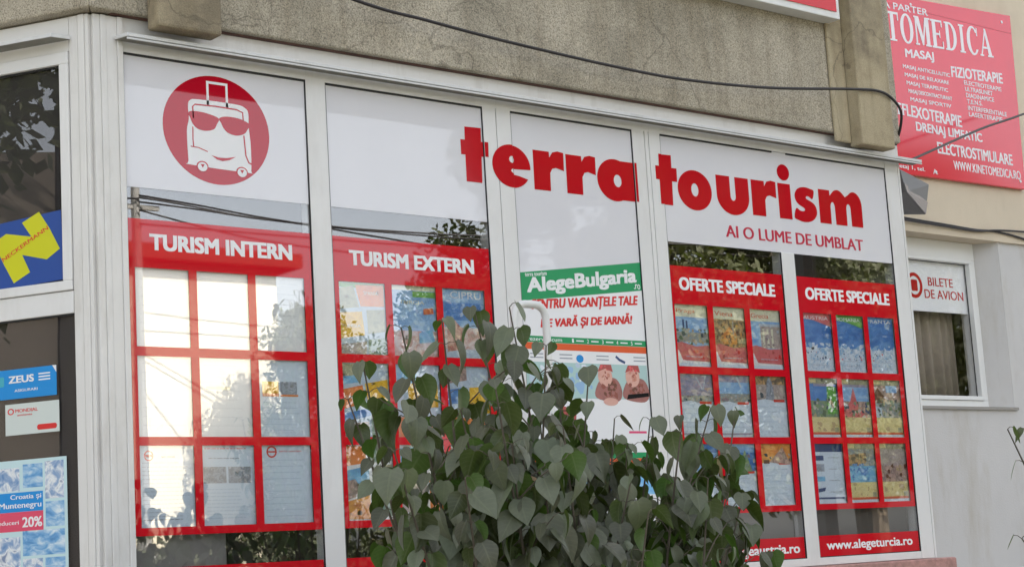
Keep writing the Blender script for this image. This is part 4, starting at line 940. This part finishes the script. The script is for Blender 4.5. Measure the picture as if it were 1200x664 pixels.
# ------------------------------------------------------------------ sign and curtain in the ticket window
b = MB(); KD = -0.1565
b.box(BACK, 9.40, 10.512, 3.192, 3.547, KD-0.0005, KD, WHITE)
put_text(b, BACK, 'BILETE', 10.085, 10.37, 3.375, 3.437, KD+0.0003, REDL, bold=0.02); put_text(b, BACK, 'DE AVION', 10.035, 10.478, 3.285, 3.350, KD+0.0003, REDL, bold=0.02)
put_flat(b, BACK, *fill([ell(9.93, 3.37, .09, .09, 32), ell(9.93, 3.37, .062, .065, 26)]), KD+0.0003, REDL, 0.0005)
put_flat(b, BACK, *fill([rrect(9.895, 9.965, 3.33, 3.41, .012)]), KD+0.0003, REDL, 0.0005)
tag(b.build('window_sign'), 'white sign reading BILETE DE AVION in the upper part of the small window', 'sign')
b = MB(); m = mat('brown_curtain', (160, 149, 136), 0.9, 0.1, var=0.12, scale=4, stretch=(3, 1, .4))
n = 120; pts = []
for i in range(n+1):
    x = 9.40+1.11*i/n; pts.append((x, 1.5+0.30+0.022*math.sin(i*0.55)+0.012*math.sin(i*0.23+1)))
vs = []; fs = []
for x, y in pts: vs += [(x, y, 2.58), (x, y, 3.6)]
for i in range(n): fs.append([2*i, 2*i+2, 2*i+3, 2*i+1])
b.add(vs, fs, m)
o = b.build('curtain', smooth=True); sm = o.modifiers.new('thick', 'SOLIDIFY'); sm.thickness = 0.003
tag(o, 'brown pleated curtain behind the glass of the small window', 'curtain')

# ------------------------------------------------------------------ flood light, cables, bent tube
fl = thing('flood_light', (8.2, 0.3, 3.46), 'grey wedge shaped flood light beside the right end of the shop window', 'lamp')
b = MB()
vs = [(7.86, .12, 3.66), (8.36, .30, 3.655), (8.30, .30, 3.47), (7.90, .12, 3.53), (7.86, .40, 3.69), (8.36, .46, 3.70), (8.30, .46, 3.50), (7.90, .40, 3.56)]
b.add(vs, [[3, 2, 1, 0], [4, 5, 6, 7], [0, 1, 5, 4], [2, 3, 7, 6], [1, 2, 6, 5], [3, 0, 4, 7]], mat('grey_housing', (104, 104, 106), 0.5)); b.build('housing', fl, bevel=0.006)
b = MB(); A_ = [Vector(q) for q in (vs[3], vs[2], vs[1], vs[0])]
cc = sum(A_, Vector())/4; nn_ = (A_[1]-A_[0]).cross(A_[3]-A_[0]).normalized()
low = [A_[0]*.97+cc*.03, A_[1]*.97+cc*.03, A_[1]*.60+A_[2]*.40, A_[0]*.60+A_[3]*.40]
b.add([q+nn_*0.003 for q in low]+[q+nn_*0.0005 for q in low], [[0, 1, 2, 3], [7, 6, 5, 4], [0, 4, 5, 1], [1, 5, 6, 2], [2, 6, 7, 3], [3, 7, 4, 0]], mat('pale_lamp_glass', (140, 136, 142), 0.15)); b.build('lamp_glass', fl)
b = MB(); b.tube([(7.70, .30, 3.60), (7.80, .30, 3.61), (7.87, .28, 3.62)], 0.018, MATS['grey_housing']); b.build('bracket', fl)

def smooth_path(pts, n=8):
    P = [Vector(q) for q in pts]; out = []
    for i in range(len(P)-1):
        a = P[max(0, i-1)]; b_ = P[i]; c = P[i+1]; d = P[min(len(P)-1, i+2)]
        for k in range(n):
            t = k/n
            out.append(0.5*((2*b_)+(c-a)*t+(2*a-5*b_+4*c-d)*t*t+(3*b_-a-3*c+d)*t**3))
    out.append(P[-1]); return out
def cable(name, pts, r, label, group='black cables on the facade'):
    b = MB(); b.tube(smooth_path(pts), r, CABLE, 8); tag(b.build(name, smooth=True), label, 'cable', group)
cable('cable', [(2.2, -.22, 4.30), (3.2, -.18, 4.06), (4.021, -.16, 3.922), (4.388, -.16, 3.892), (4.709, -.16, 3.87), (5.047, -.16, 3.854), (5.459, -.16, 3.84), (5.9, -.16, 3.838), (6.501, -.16, 3.875), (7.166, -.16, 3.954), (7.378, -.16, 3.97), (7.49, -.155, 3.945), (7.60, -.12, 3.90), (7.64, -.08, 3.83), (7.66, -.02, 3.74)], 0.0075, 'black cable sagging along the concrete parapet and curling down at its end')
cable('cable', [(7.72, -.03, 3.655), (7.85, .02, 3.69), (9.0, .35, 4.07), (9.704, .5, 4.285), (11.5, .9, 4.86)], 0.0075, 'black cable running up to the right across the red medical sign')
cable('cable', [(9.2, 1.46, 3.80), (9.715, 1.462, 3.782), (10.1, 1.462, 3.772), (10.42, 1.462, 3.762), (10.68, 1.462, 3.767), (11.04, 1.462, 3.735), (11.8, 1.462, 3.63)], 0.008, 'black cable along the beige wall dipping lower at its right end')
cable('cable', [(9.2, 1.45, 3.775), (9.715, 1.45, 3.765), (10.1, 1.452, 3.757), (10.42, 1.452, 3.752), (10.68, 1.452, 3.775), (11.04, 1.452, 3.79), (11.8, 1.452, 3.80)], 0.007, 'black cable along the beige wall staying level at its right end')
b = MB(); hp = [(4.565, -.4, 0.05), (4.565, -.4, 1.4), (4.565, -.4, 2.60)]+[(4.625-.06*math.cos(a), -.4, 2.602+.06*math.sin(a)) for a in [i*math.pi/2/6 for i in range(7)]]+[(4.680+.055*math.sin(a), -.4, 2.607+.055*math.cos(a)) for a in [i*math.pi/2/6 for i in range(7)]]+[(4.735, -.4, 2.58), (4.735, -.4, 1.4), (4.735, -.4, 0.05)]
b.tube(hp, 0.0165, mat('white_painted_tube', (222, 222, 220), 0.35), 12)
tag(b.build('bent_tube', smooth=True), 'white bent tube rising behind the bush in front of the poster', 'pipe')

# ------------------------------------------------------------------ plants
def leaf_material(name, top, back, var=0.35, trans=0.25, rough=0.42):
    m = bpy.data.materials.new(name); m.use_nodes = True; t = m.node_tree; b = t.nodes['Principled BSDF']; out = t.nodes['Material Output']
    ge = t.nodes.new('ShaderNodeNewGeometry')
    tc = t.nodes.new('ShaderNodeTexCoord'); nz = t.nodes.new('ShaderNodeTexNoise'); nz.inputs['Scale'].default_value = 28; nz.inputs['Detail'].default_value = 4
    t.links.new(tc.outputs['Object'], nz.inputs['Vector'])
    mx = t.nodes.new('ShaderNodeMix'); mx.data_type = 'RGBA'; mx.inputs['A'].default_value = lin(top)+(1,); mx.inputs['B'].default_value = lin(back)+(1,)
    t.links.new(ge.outputs['Backfacing'], mx.inputs['Factor'])
    hv = t.nodes.new('ShaderNodeHueSaturation'); t.links.new(mx.outputs['Result'], hv.inputs['Color'])
    mr = t.nodes.new('ShaderNodeMapRange'); mr.inputs['To Min'].default_value = 1-var; mr.inputs['To Max'].default_value = 1+var
    t.links.new(ge.outputs['Random Per Island'], mr.inputs['Value']); 
    ml = t.nodes.new('ShaderNodeMath'); ml.operation = 'MULTIPLY'
    m2 = t.nodes.new('ShaderNodeMapRange'); m2.inputs['To Min'].default_value = 0.7; m2.inputs['To Max'].default_value = 1.3
    t.links.new(nz.outputs[0], m2.inputs['Value']); t.links.new(mr.outputs[0], ml.inputs[0]); t.links.new(m2.outputs[0], ml.inputs[1]); t.links.new(ml.outputs[0], hv.inputs['Value'])
    mh = t.nodes.new('ShaderNodeMapRange'); mh.inputs['To Min'].default_value = 0.465; mh.inputs['To Max'].default_value = 0.525
    t.links.new(ge.outputs['Random Per Island'], mh.inputs['Value']); t.links.new(mh.outputs[0], hv.inputs['Hue'])
    def mth(op, a, bb=None):
        n = t.nodes.new('ShaderNodeMath'); n.operation = op
        for i, v in enumerate((a, bb)):
            if v is None: continue
            if isinstance(v, (int, float)): n.inputs[i].default_value = v
            else: t.links.new(v, n.inputs[i])
        return n.outputs[0]
    uvn = t.nodes.new('ShaderNodeUVMap'); uvn.uv_map = 'blade'; sx_ = t.nodes.new('ShaderNodeSeparateXYZ'); t.links.new(uvn.outputs[0], sx_.inputs[0])
    au = mth('ABSOLUTE', sx_.outputs[0]); mid = mth('LESS_THAN', au, 0.07)
    sv = mth('POWER', mth('MULTIPLY_ADD', mth('SINE', mth('MULTIPLY', mth('SUBTRACT', sx_.outputs[1], mth('MULTIPLY', au, 0.22)), 44.0)), 0.5), 6.0)
    sv.node.inputs[0].links[0].from_node.inputs[2].default_value = 0.5
    vein = mth('MAXIMUM', mid, mth('MULTIPLY', sv, 0.45))
    vm = t.nodes.new('ShaderNodeMix'); vm.data_type = 'RGBA'; t.links.new(mth('MULTIPLY', vein, 0.2), vm.inputs['Factor']); t.links.new(hv.outputs[0], vm.inputs['A']); vm.inputs['B'].default_value = lin((140, 146, 112))+(1,)
    dry = t.nodes.new('ShaderNodeMix'); dry.data_type = 'RGBA'; t.links.new(mth('GREATER_THAN', ge.outputs['Random Per Island'], 0.993), dry.inputs['Factor']); t.links.new(vm.outputs['Result'], dry.inputs['A']); dry.inputs['B'].default_value = lin((128, 104, 70))+(1,)
    t.links.new(dry.outputs['Result'], b.inputs['Base Color']); b.inputs['Roughness'].default_value = rough; b.inputs['Specular IOR Level'].default_value = 0.5
    bp = t.nodes.new('ShaderNodeBump'); bp.inputs['Strength'].default_value = 0.25; bp.inputs['Distance'].default_value = 0.004
    t.links.new(nz.outputs[0], bp.inputs['Height']); t.links.new(bp.outputs[0], b.inputs['Normal'])
    tl = t.nodes.new('ShaderNodeBsdfTranslucent'); h2 = t.nodes.new('ShaderNodeMix'); h2.data_type = 'RGBA'; h2.blend_type = 'MULTIPLY'; h2.inputs['Factor'].default_value = 1
    t.links.new(hv.outputs[0], h2.inputs['A']); h2.inputs['B'].default_value = (1.6, 1.9, 0.6, 1); t.links.new(h2.outputs['Result'], tl.inputs['Color'])
    ms = t.nodes.new('ShaderNodeMixShader'); ms.inputs[0].default_value = trans
    t.links.new(b.outputs[0], ms.inputs[1]); t.links.new(tl.outputs[0], ms.inputs[2]); t.links.new(ms.outputs[0], out.inputs['Surface'])
    return m
LILAC = leaf_material('lilac_leaf', (88, 93, 75), (66, 84, 40), var=0.48, trans=0.2, rough=0.45)
TWIGM = mat('twig_bark', (86, 78, 66), 0.8, var=0.2, scale=30)
ROW = [(0.0, .03), (.02, .20), (.10, .36), (.22, .45), (.36, .455), (.52, .39), (.68, .28), (.84, .14), (1.0, 0.004)]
def leaf_geo(base, ax, nr, L, Wd, fold, curl, V, F, cordate=0.07):
    ax = ax.normalized(); nr = (nr-ax*nr.dot(ax)).normalized(); sx = ax.cross(nr)
    k = len(V)
    for i, (y, hw) in enumerate(ROW):
        c = base+ax*(y*L)+nr*(-curl*L*y*y)
        yb = -cordate*L if i == 1 else (-cordate*.3*L if i == 2 else 0)
        for s in (-1, -.5, 0, .5, 1):
            x = s*hw*Wd
            z = fold*abs(x) - 0.35*fold*(x*x)/(Wd*.45)*1.5
            V.append(c+sx*x+nr*z+ax*(yb*abs(s)**2))
    for i in range(len(ROW)-1):
        for j in range(4):
            a = k+i*5+j; F.append([a, a+1, a+6, a+5])
def rv(r): return Vector((r.uniform(-1, 1), r.uniform(-1, 1), r.uniform(-1, 1)))
def shrub(name, label, base, tips, leafmat, seed, L=(.052, .104), W_=(.76, 1.1), zmin=0.7, step=.050, droop=(.7, 1.3), side=True, group=None):
    r = random.Random(seed)
    t = thing(name, base, label, 'bush', group)
    sb = MB(); V = []; F = []
    def add_leaf(p, out, sc_=1.0, dr=None):
        dr = dr if dr is not None else r.uniform(*droop)
        pet = r.uniform(.018, .035)
        q = p+(out+Z*r.uniform(.05, .5)).normalized()*pet
        sb.tube([p, p*.5+q*.5+Z*.004, q], 0.0012, TWIGM, 4, caps=False)
        ax = (out*r.uniform(.35, .8)-Z*dr+rv(r)*.42).normalized()
        nr = (out*r.uniform(.55, 1.1)+Z*r.uniform(.25, .9)+rv(r)*.62)
        l = r.uniform(*L)*sc_
        leaf_geo(q, ax, nr, l, l*r.uniform(*W_), r.uniform(.08, .8), r.uniform(-.1, .45) if r.random() < .8 else r.uniform(.5, .95), V, F)
    for ti, tp in enumerate(tips):
        tip = Vector(tp); a = Vector(base)+Vector((r.uniform(-.16, .16), r.uniform(-.14, .14), 0))
        m1 = a.lerp(tip, .35)+Vector((r.uniform(-.05, .05), r.uniform(-.05, .05), .12)); m2 = a.lerp(tip, .7)+Vector((r.uniform(-.05, .05), r.uniform(-.05, .05), .06))
        path = smooth_path([a, m1, m2, tip], 10)
        n = len(path); sb.tube(path, [.010-.0078*i/(n-1) for i in range(n)], TWIGM, 6)
        # leaf pairs up the cane
        lens = [0]
        for i in range(1, n): lens.append(lens[-1]+(path[i]-path[i-1]).length)
        tot = lens[-1]; d = tot; az = r.uniform(0, 3.1)
        first = True
        def at(d):
            for i in range(1, n):
                if lens[i] >= d: return path[i-1].lerp(path[i], (d-lens[i-1])/max(1e-6, lens[i]-lens[i-1]))
            return path[-1]
        while d > 0.2:
            p = at(d)
            if p.z < zmin: break
            az += math.pi/2+r.uniform(-.4, .4)
            for s in (0, math.pi):
                if r.random() < .86:
                    o_ = Vector((math.cos(az+s), math.sin(az+s), 0)); add_leaf(p, o_, .72 if first else 1.0)
            if side and ti not in (0, 1, 14, 15, 27, 32) and d < tot-.22 and r.random() < (.60 if p.z > 1.95 else .80):
                aa = r.uniform(0, 6.28); o_ = Vector((math.cos(aa), math.sin(aa), 0)); ln = r.uniform(.10, .26)
                e = p+o_*ln*.75+Z*ln*.55; sb.tube([p, p*.5+e*.5+Z*.01, e], [.003, .0022, .0015], TWIGM, 5)
                for k in range(5):
                    q = p.lerp(e, .30+.175*k); ab = aa+r.choice((-1.3, 1.3, -.6, .6)); add_leaf(q, Vector((math.cos(ab), math.sin(ab), 0)), .9)
            d -= step*r.uniform(.75, 1.35)*(1.3 if tot-d < .25 else 1); first = False
    sb.build('canes', t)
    me = MB(); me.v = V; me.f = F; me.m = [0]*len(F); me.mats = [leafmat]
    fo = me.build('foliage', t, smooth=True)
    uv = fo.data.uv_layers.new(name='blade'); co = []
    for lp in fo.data.loops:
        q = lp.vertex_index % 45; co += [(q % 5-2)/2.0, ROW[q//5][0]]
    uv.data.foreach_set('uv', co)
    return t
TIPS = [(2.978, -1.5, 2.125), (2.826, -1.8, 2.19), (2.891, -1.9, 2.279), (3.19, -1.7, 2.342), (3.477, -1.5, 2.414), (3.412, -1.75, 2.384), (3.419, -1.9, 2.246), (3.774, -1.55, 2.25), (3.675, -1.8, 2.197), (3.956, -1.6, 2.066), (3.922, -1.8, 2.04), (3.866, -2.0, 2.029), (4.306, -1.7, 2.093), (4.586, -1.55, 2.1), (4.38, -1.75, 1.80), (2.70, -2.1, 1.92), (3.344, -1.4, 2.136), (2.927, -2.1, 2.03), (2.968, -2.2, 2.088), (3.763, -1.4, 2.113), (3.015, -2.2, 1.929), (3.244, -2.15, 1.98), (4.051, -1.4, 1.943), (3.538, -2.1, 1.839), (4.309, -1.5, 1.874), (3.853, -2.1, 1.834), (3.20, -1.6, 1.834), (2.85, -2.2, 1.842), (3.567, -1.4, 1.893), (3.123, -2.2, 1.791), (3.363, -2.1, 1.746), (3.499, -2.2, 1.736), (4.35, -1.6, 1.74),
        (3.30, -1.9, 1.98), (3.55, -1.7, 2.05), (3.10, -1.85, 1.95), (3.72, -1.9, 1.95), (4.0, -1.75, 1.86), (3.42, -1.5, 2.0), (4.2, -1.85, 1.8), (3.0, -2.0, 1.8), (3.25, -1.45, 1.85), (3.85, -1.5, 1.85),
        (4.1, -1.9, 1.6), (4.2, -1.65, 1.62), (4.25, -1.45, 1.62), (3.0, -1.9, 1.6), (3.35, -2.3, 1.6), (3.75, -2.25, 1.62), (4.1, -2.1, 1.6), (3.6, -1.3, 1.6), (3.45, -1.35, 1.62), (3.95, -1.3, 1.58), (4.3, -1.4, 1.5)]
shrub('lilac_bush', 'large grey green bush with drooping heart shaped leaves in front of the window', (3.55, -1.78, 0.06), TIPS, LILAC, 11)
LIL2 = leaf_material('young_tree_leaf', (88, 100, 66), (84, 100, 56), var=0.3, trans=0.25)
shrub('young_tree', 'young tree whose dark leafy twig enters at the right edge', (5.75, -2.75, 0.0),
      [(4.815, -2.5, 1.945), (4.87, -2.53, 1.935), (4.83, -2.5, 1.60), (5.1, -2.6, 2.5), (5.3, -2.5, 2.9), (5.5, -2.7, 3.2), (5.7, -2.9, 3.3), (5.95, -2.7, 3.0), (6.1, -2.9, 2.7), (5.6, -3.1, 2.8), (5.35, -2.85, 2.2), (6.0, -3.1, 2.2), (5.2, -2.7, 1.6)], LIL2, 5, L=(.06, .085), W_=(.5, .62), zmin=1.0, step=.075)

# ------------------------------------------------------------------ across the street: seen reflected in the panes
TREEL = leaf_material('street_tree_leaf', (74, 76, 42), (70, 74, 40), var=0.35, trans=0.3, rough=0.6)
BARK = mat('tree_bark', (92, 80, 66), 0.9, var=0.3, scale=8)
def make_tree(loc, label):
    r = random.Random(3); t = thing('street_tree', loc, label, 'tree', 'trees across the street')
    L0 = Vector(loc)
    b = MB(); b.tube([L0, L0+Vector((.05, .03, 1.4)), L0+Vector((-.05, .08, 3.0)), L0+Vector((.1, 0, 5.5)), L0+Vector((0, 0, 8.0))], [.26, .20, .17, .10, .03], BARK, 10)
    cl = []
    for i in range(34):
        a = r.uniform(0, 6.28); h = r.uniform(.0, 1.0); rad = (1.0-abs(h-.42)*1.25)*2.6*math.sqrt(r.uniform(.25, 1))
        c = L0+Vector((math.cos(a)*rad, math.sin(a)*rad, 3.0+h*6.6)); cl.append((c, r.uniform(.7, 1.15)))
        if i < 16:
            s = L0+Vector((0, 0, max(2.2, c.z-L0.z-1.6))); b.tube([s, s.lerp(c, .5)+Z*.15, c], [.06, .04, .015], BARK, 6)
    b.build('trunk', t)
    V = []; F = []
    for c, rad in cl:
        for k in range(620):
            d = rv(r).normalized()*rad*(r.random()**.45); d.z *= .8
            p = c+d; ax = (rv(r)+Vector((0, 0, -.4))).normalized(); nr = rv(r)+Z*.7+d.normalized()*.5
            s = r.uniform(.055, .11); nr = (nr-ax*nr.dot(ax)).normalized(); sx = ax.cross(nr); k0 = len(V)
            V += [p-ax*s, p+sx*s*.55, p+ax*s, p-sx*s*.55]; F.append([k0, k0+1, k0+2, k0+3])
    m = MB(); m.v = V; m.f = F; m.m = [0]*len(F); m.mats = [TREEL]; m.build('crown', t)
    return t
def copy_tree(t, loc, rot, sc_, label):
    c = t.copy(); C.objects.link(c); c.location = loc; c.rotation_euler = (0, 0, rot); c.scale = (sc_, sc_, sc_); c['label'] = label
    for ch in list(t.children):
        d = ch.copy(); C.objects.link(d); d.parent = c
    return c
tr0 = make_tree((19.9, -16.2, -0.1), 'street tree nearest the pale house across the street')
for i, (x, y, s) in enumerate(((22.4, -16.6, 1.08), (25.2, -16.0, 1.0), (28.0, -16.6, 1.1), (31.5, -16.0, 1.05), (35.5, -16.8, 1.12), (23.5, -20.5, 1.15), (26.5, -21.0, 1.2), (33.0, -21.0, 1.2))):
    copy_tree(tr0, (x, y, -0.1), 1.1*i+.7, s, ('street tree number %s of the row across the street, counted from the pale house' % ('two', 'three', 'four', 'five', 'six')[i]) if i < 5 else ('tall tree of the second row behind the street trees, %s' % ('nearest', 'middle', 'farthest')[i-5]))
copy_tree(tr0, (14.3, -15.3, -0.1), 5.2, .56, 'smallest street tree, at the corner of the cream house')
copy_tree(tr0, (16.9, -15.4, -0.1), 0.4, .62, 'small street tree between the cream house and the big street trees')
def pale_house(loc, w_, dp, h, label, wall, wins=True, facing=1):
    x, y = loc; t = thing('pale_house', (x+w_/2, y, 0), label, 'house')
    fr = Frame((x, y, 0), (1, 0, 0), (0, 1, 0))
    b = MB(); b.box(fr, 0, w_, -.16, h, -dp, 0.0, wall); b.build('wall', t)
    b = MB(); b.box(fr, -.3, w_+.3, h+.003, h+.22, -dp-.3, .3, mat('roof_tile', (128, 74, 58), 0.8, var=.2)); b.build('roof', t)
    if wins:
        for wx in (0.22*w_, 0.62*w_):
            b = MB(); b.box(fr, wx, wx+1.1, 0.9, 2.2, 0.002, 0.04, SASH); q = b.build('window', t)
            b = MB(); b.box(fr, wx+.1, wx+1.0, 1.0, 2.1, 0.0405, 0.045, MATS['dark_glass']); b.build('pane', q)
    return t
HW = mat('cream_render', (232, 222, 200), 0.85, 0.2, var=0.05, scale=1.2)
pale_house((8.6, -17.0), 5.9, 7.0, 6.35, 'cream house with a flat tiled roof across the street', HW)
TW = mat('tan_render', (158, 146, 136), 0.85, 0.2, var=0.08, scale=1.2)
nb = thing('corner_house', (-17, 5.5, 0), 'tan house with a pitched roof down the side street', 'house')
fr = Frame((-16, 1.6, 0), (0, 1, 0), (1, 0, 0))
b = MB(); b.box(fr, 0, 8, -.16, 7.9, -8, 0, TW); b.build('wall', nb)
b = MB(); b.box(fr, -5, -.003, -.16, 5.7, -6, -.004, TW); b.build('annex', nb)
b = MB(); b.prism(Frame((-16, 1.6, 0), (1, 0, 0), (0, 0, 1)), [(-8.4, 7.903), (.4, 7.903), (-4, 10.6)], -8.3, .2, MATS['roof_tile']); b.build('roof', nb)
for k in range(3):
    b = MB(); b.box(fr, 1.0+2.4*k, 2.1+2.4*k, 3.4, 4.8, 0.002, 0.04, SASH); q = b.build('window', nb)
    b = MB(); b.box(fr, 1.1+2.4*k, 2.0+2.4*k, 3.5, 4.7, 0.0405, 0.045, MATS['dark_glass']); b.build('pane', q)
copy_tree(tr0, (-23.0, -2.2, -0.1), 2.0, 1.0, 'street tree standing beside the tan corner house')
copy_tree(tr0, (-11.5, 4.1, -0.1), 4.0, 1.5, 'tallest street tree, before the tan corner house')
hd = thing('hedge', (11.0, -14.6, 0.0), 'clipped dark hedge in front of the cream house across the street', 'hedge')
r = random.Random(21); V = []; F = []
for k in range(16000):
    p = Vector((r.uniform(2.0, 16.5), -14.5+r.uniform(-.45, .45), r.uniform(0, 2.25)+.12*math.sin(k))); ax = rv(r).normalized(); nr = rv(r)+Z*.5
    q = r.uniform(.05, .09); nr = (nr-ax*nr.dot(ax)).normalized(); sx = ax.cross(nr); k0 = len(V)
    V += [p-ax*q, p+sx*q*.6, p+ax*q, p-sx*q*.6]; F.append([k0, k0+1, k0+2, k0+3])
m = MB(); m.v = V; m.f = F; m.m = [0]*len(F); m.mats = [leaf_material('hedge_leaf', (44, 50, 30), (40, 46, 28), trans=0.05, rough=0.7)]; m.build('foliage', hd)
b = MB()
for k in range(25): b.tube([(2.3+.58*k, -14.5, 0), (2.3+.58*k+r.uniform(-.1, .1), -14.5, 1.8)], .02, BARK, 5)
b.build('stems', hd)
# utility pole with its wires
up_ = thing('utility_pole', (11.4, -15.6, -0.1), 'grey concrete utility pole with wires across the street', 'utility pole')
PM = mat('grey_concrete_pole', (140, 138, 134), 0.8)
b = MB(); b.tube([(11.4, -15.6, -.1), (11.4, -15.6, 7.1)], [.12, .06], PM, 12); b.build('pole', up_)
b = MB(); b.box(Frame((11.4, -15.6, 0), (1, 0, 0), (0, 1, 0)), -.35, .35, 6.78, 6.84, -.03, .03, PM); b.build('crossarm', up_)
def wire(pts, label):
    b = MB(); b.tube(smooth_path(pts), .014, CABLE, 6); tag(b.build('wire', smooth=True), label, 'wire', 'wires across the street')
wire([(11.4, -15.5, 6.92), (16, -15.4, 6.72), (30, -15, 7.0)], 'uppermost wire running from the utility pole into the street trees')
wire([(11.4, -15.5, 6.86), (14.5, -14.2, 6.45), (20, -12, 6.2)], 'wire sloping from the utility pole over the road')
wire([(11.4, -15.5, 6.55), (16, -15.4, 6.55), (30, -15, 6.6)], 'lower level wire running from the utility pole into the street trees')
wire([(11.4, -15.5, 6.75), (13.0, -15.0, 6.35), (15.5, -14, 6.0)], 'wire dropping steeply from the utility pole')
wire([(11.4, -15.5, 6.95), (12.6, -14.6, 6.6), (14.6, -13.0, 6.0)], 'thin service wire falling away from the top of the utility pole')
wire([(-20, -15.5, 7.0), (-4, -15.5, 6.5), (11.4, -15.5, 6.9)], 'wire running left from the utility pole along the street')
# unseen beam on posts, added to darken the top of the panes' reflections
pp = thing('reflection_blocker', (4.0, -3.3, 0), 'unseen grey beam on posts, added to darken the top of the pane reflections', 'pipe duct')
PX = mat('grey_added_beam', (96, 94, 90), 0.7, var=.1)
b = MB(); b.box(Frame((0, -3.1, 0), (1, 0, 0), (0, -1, 0)), -3.0, 11.0, 4.615, 4.95, 0, .4, PX); b.build('added_beam', pp)
for x in (-2.8, 10.6):
    b = MB(); b.box(Frame((x, -3.2, 0), (1, 0, 0), (0, -1, 0)), 0, .15, 0, 4.612, 0, .15, PX); b.build('post', pp)

for o in C.objects:
    if '_o' in o: del o['_o']
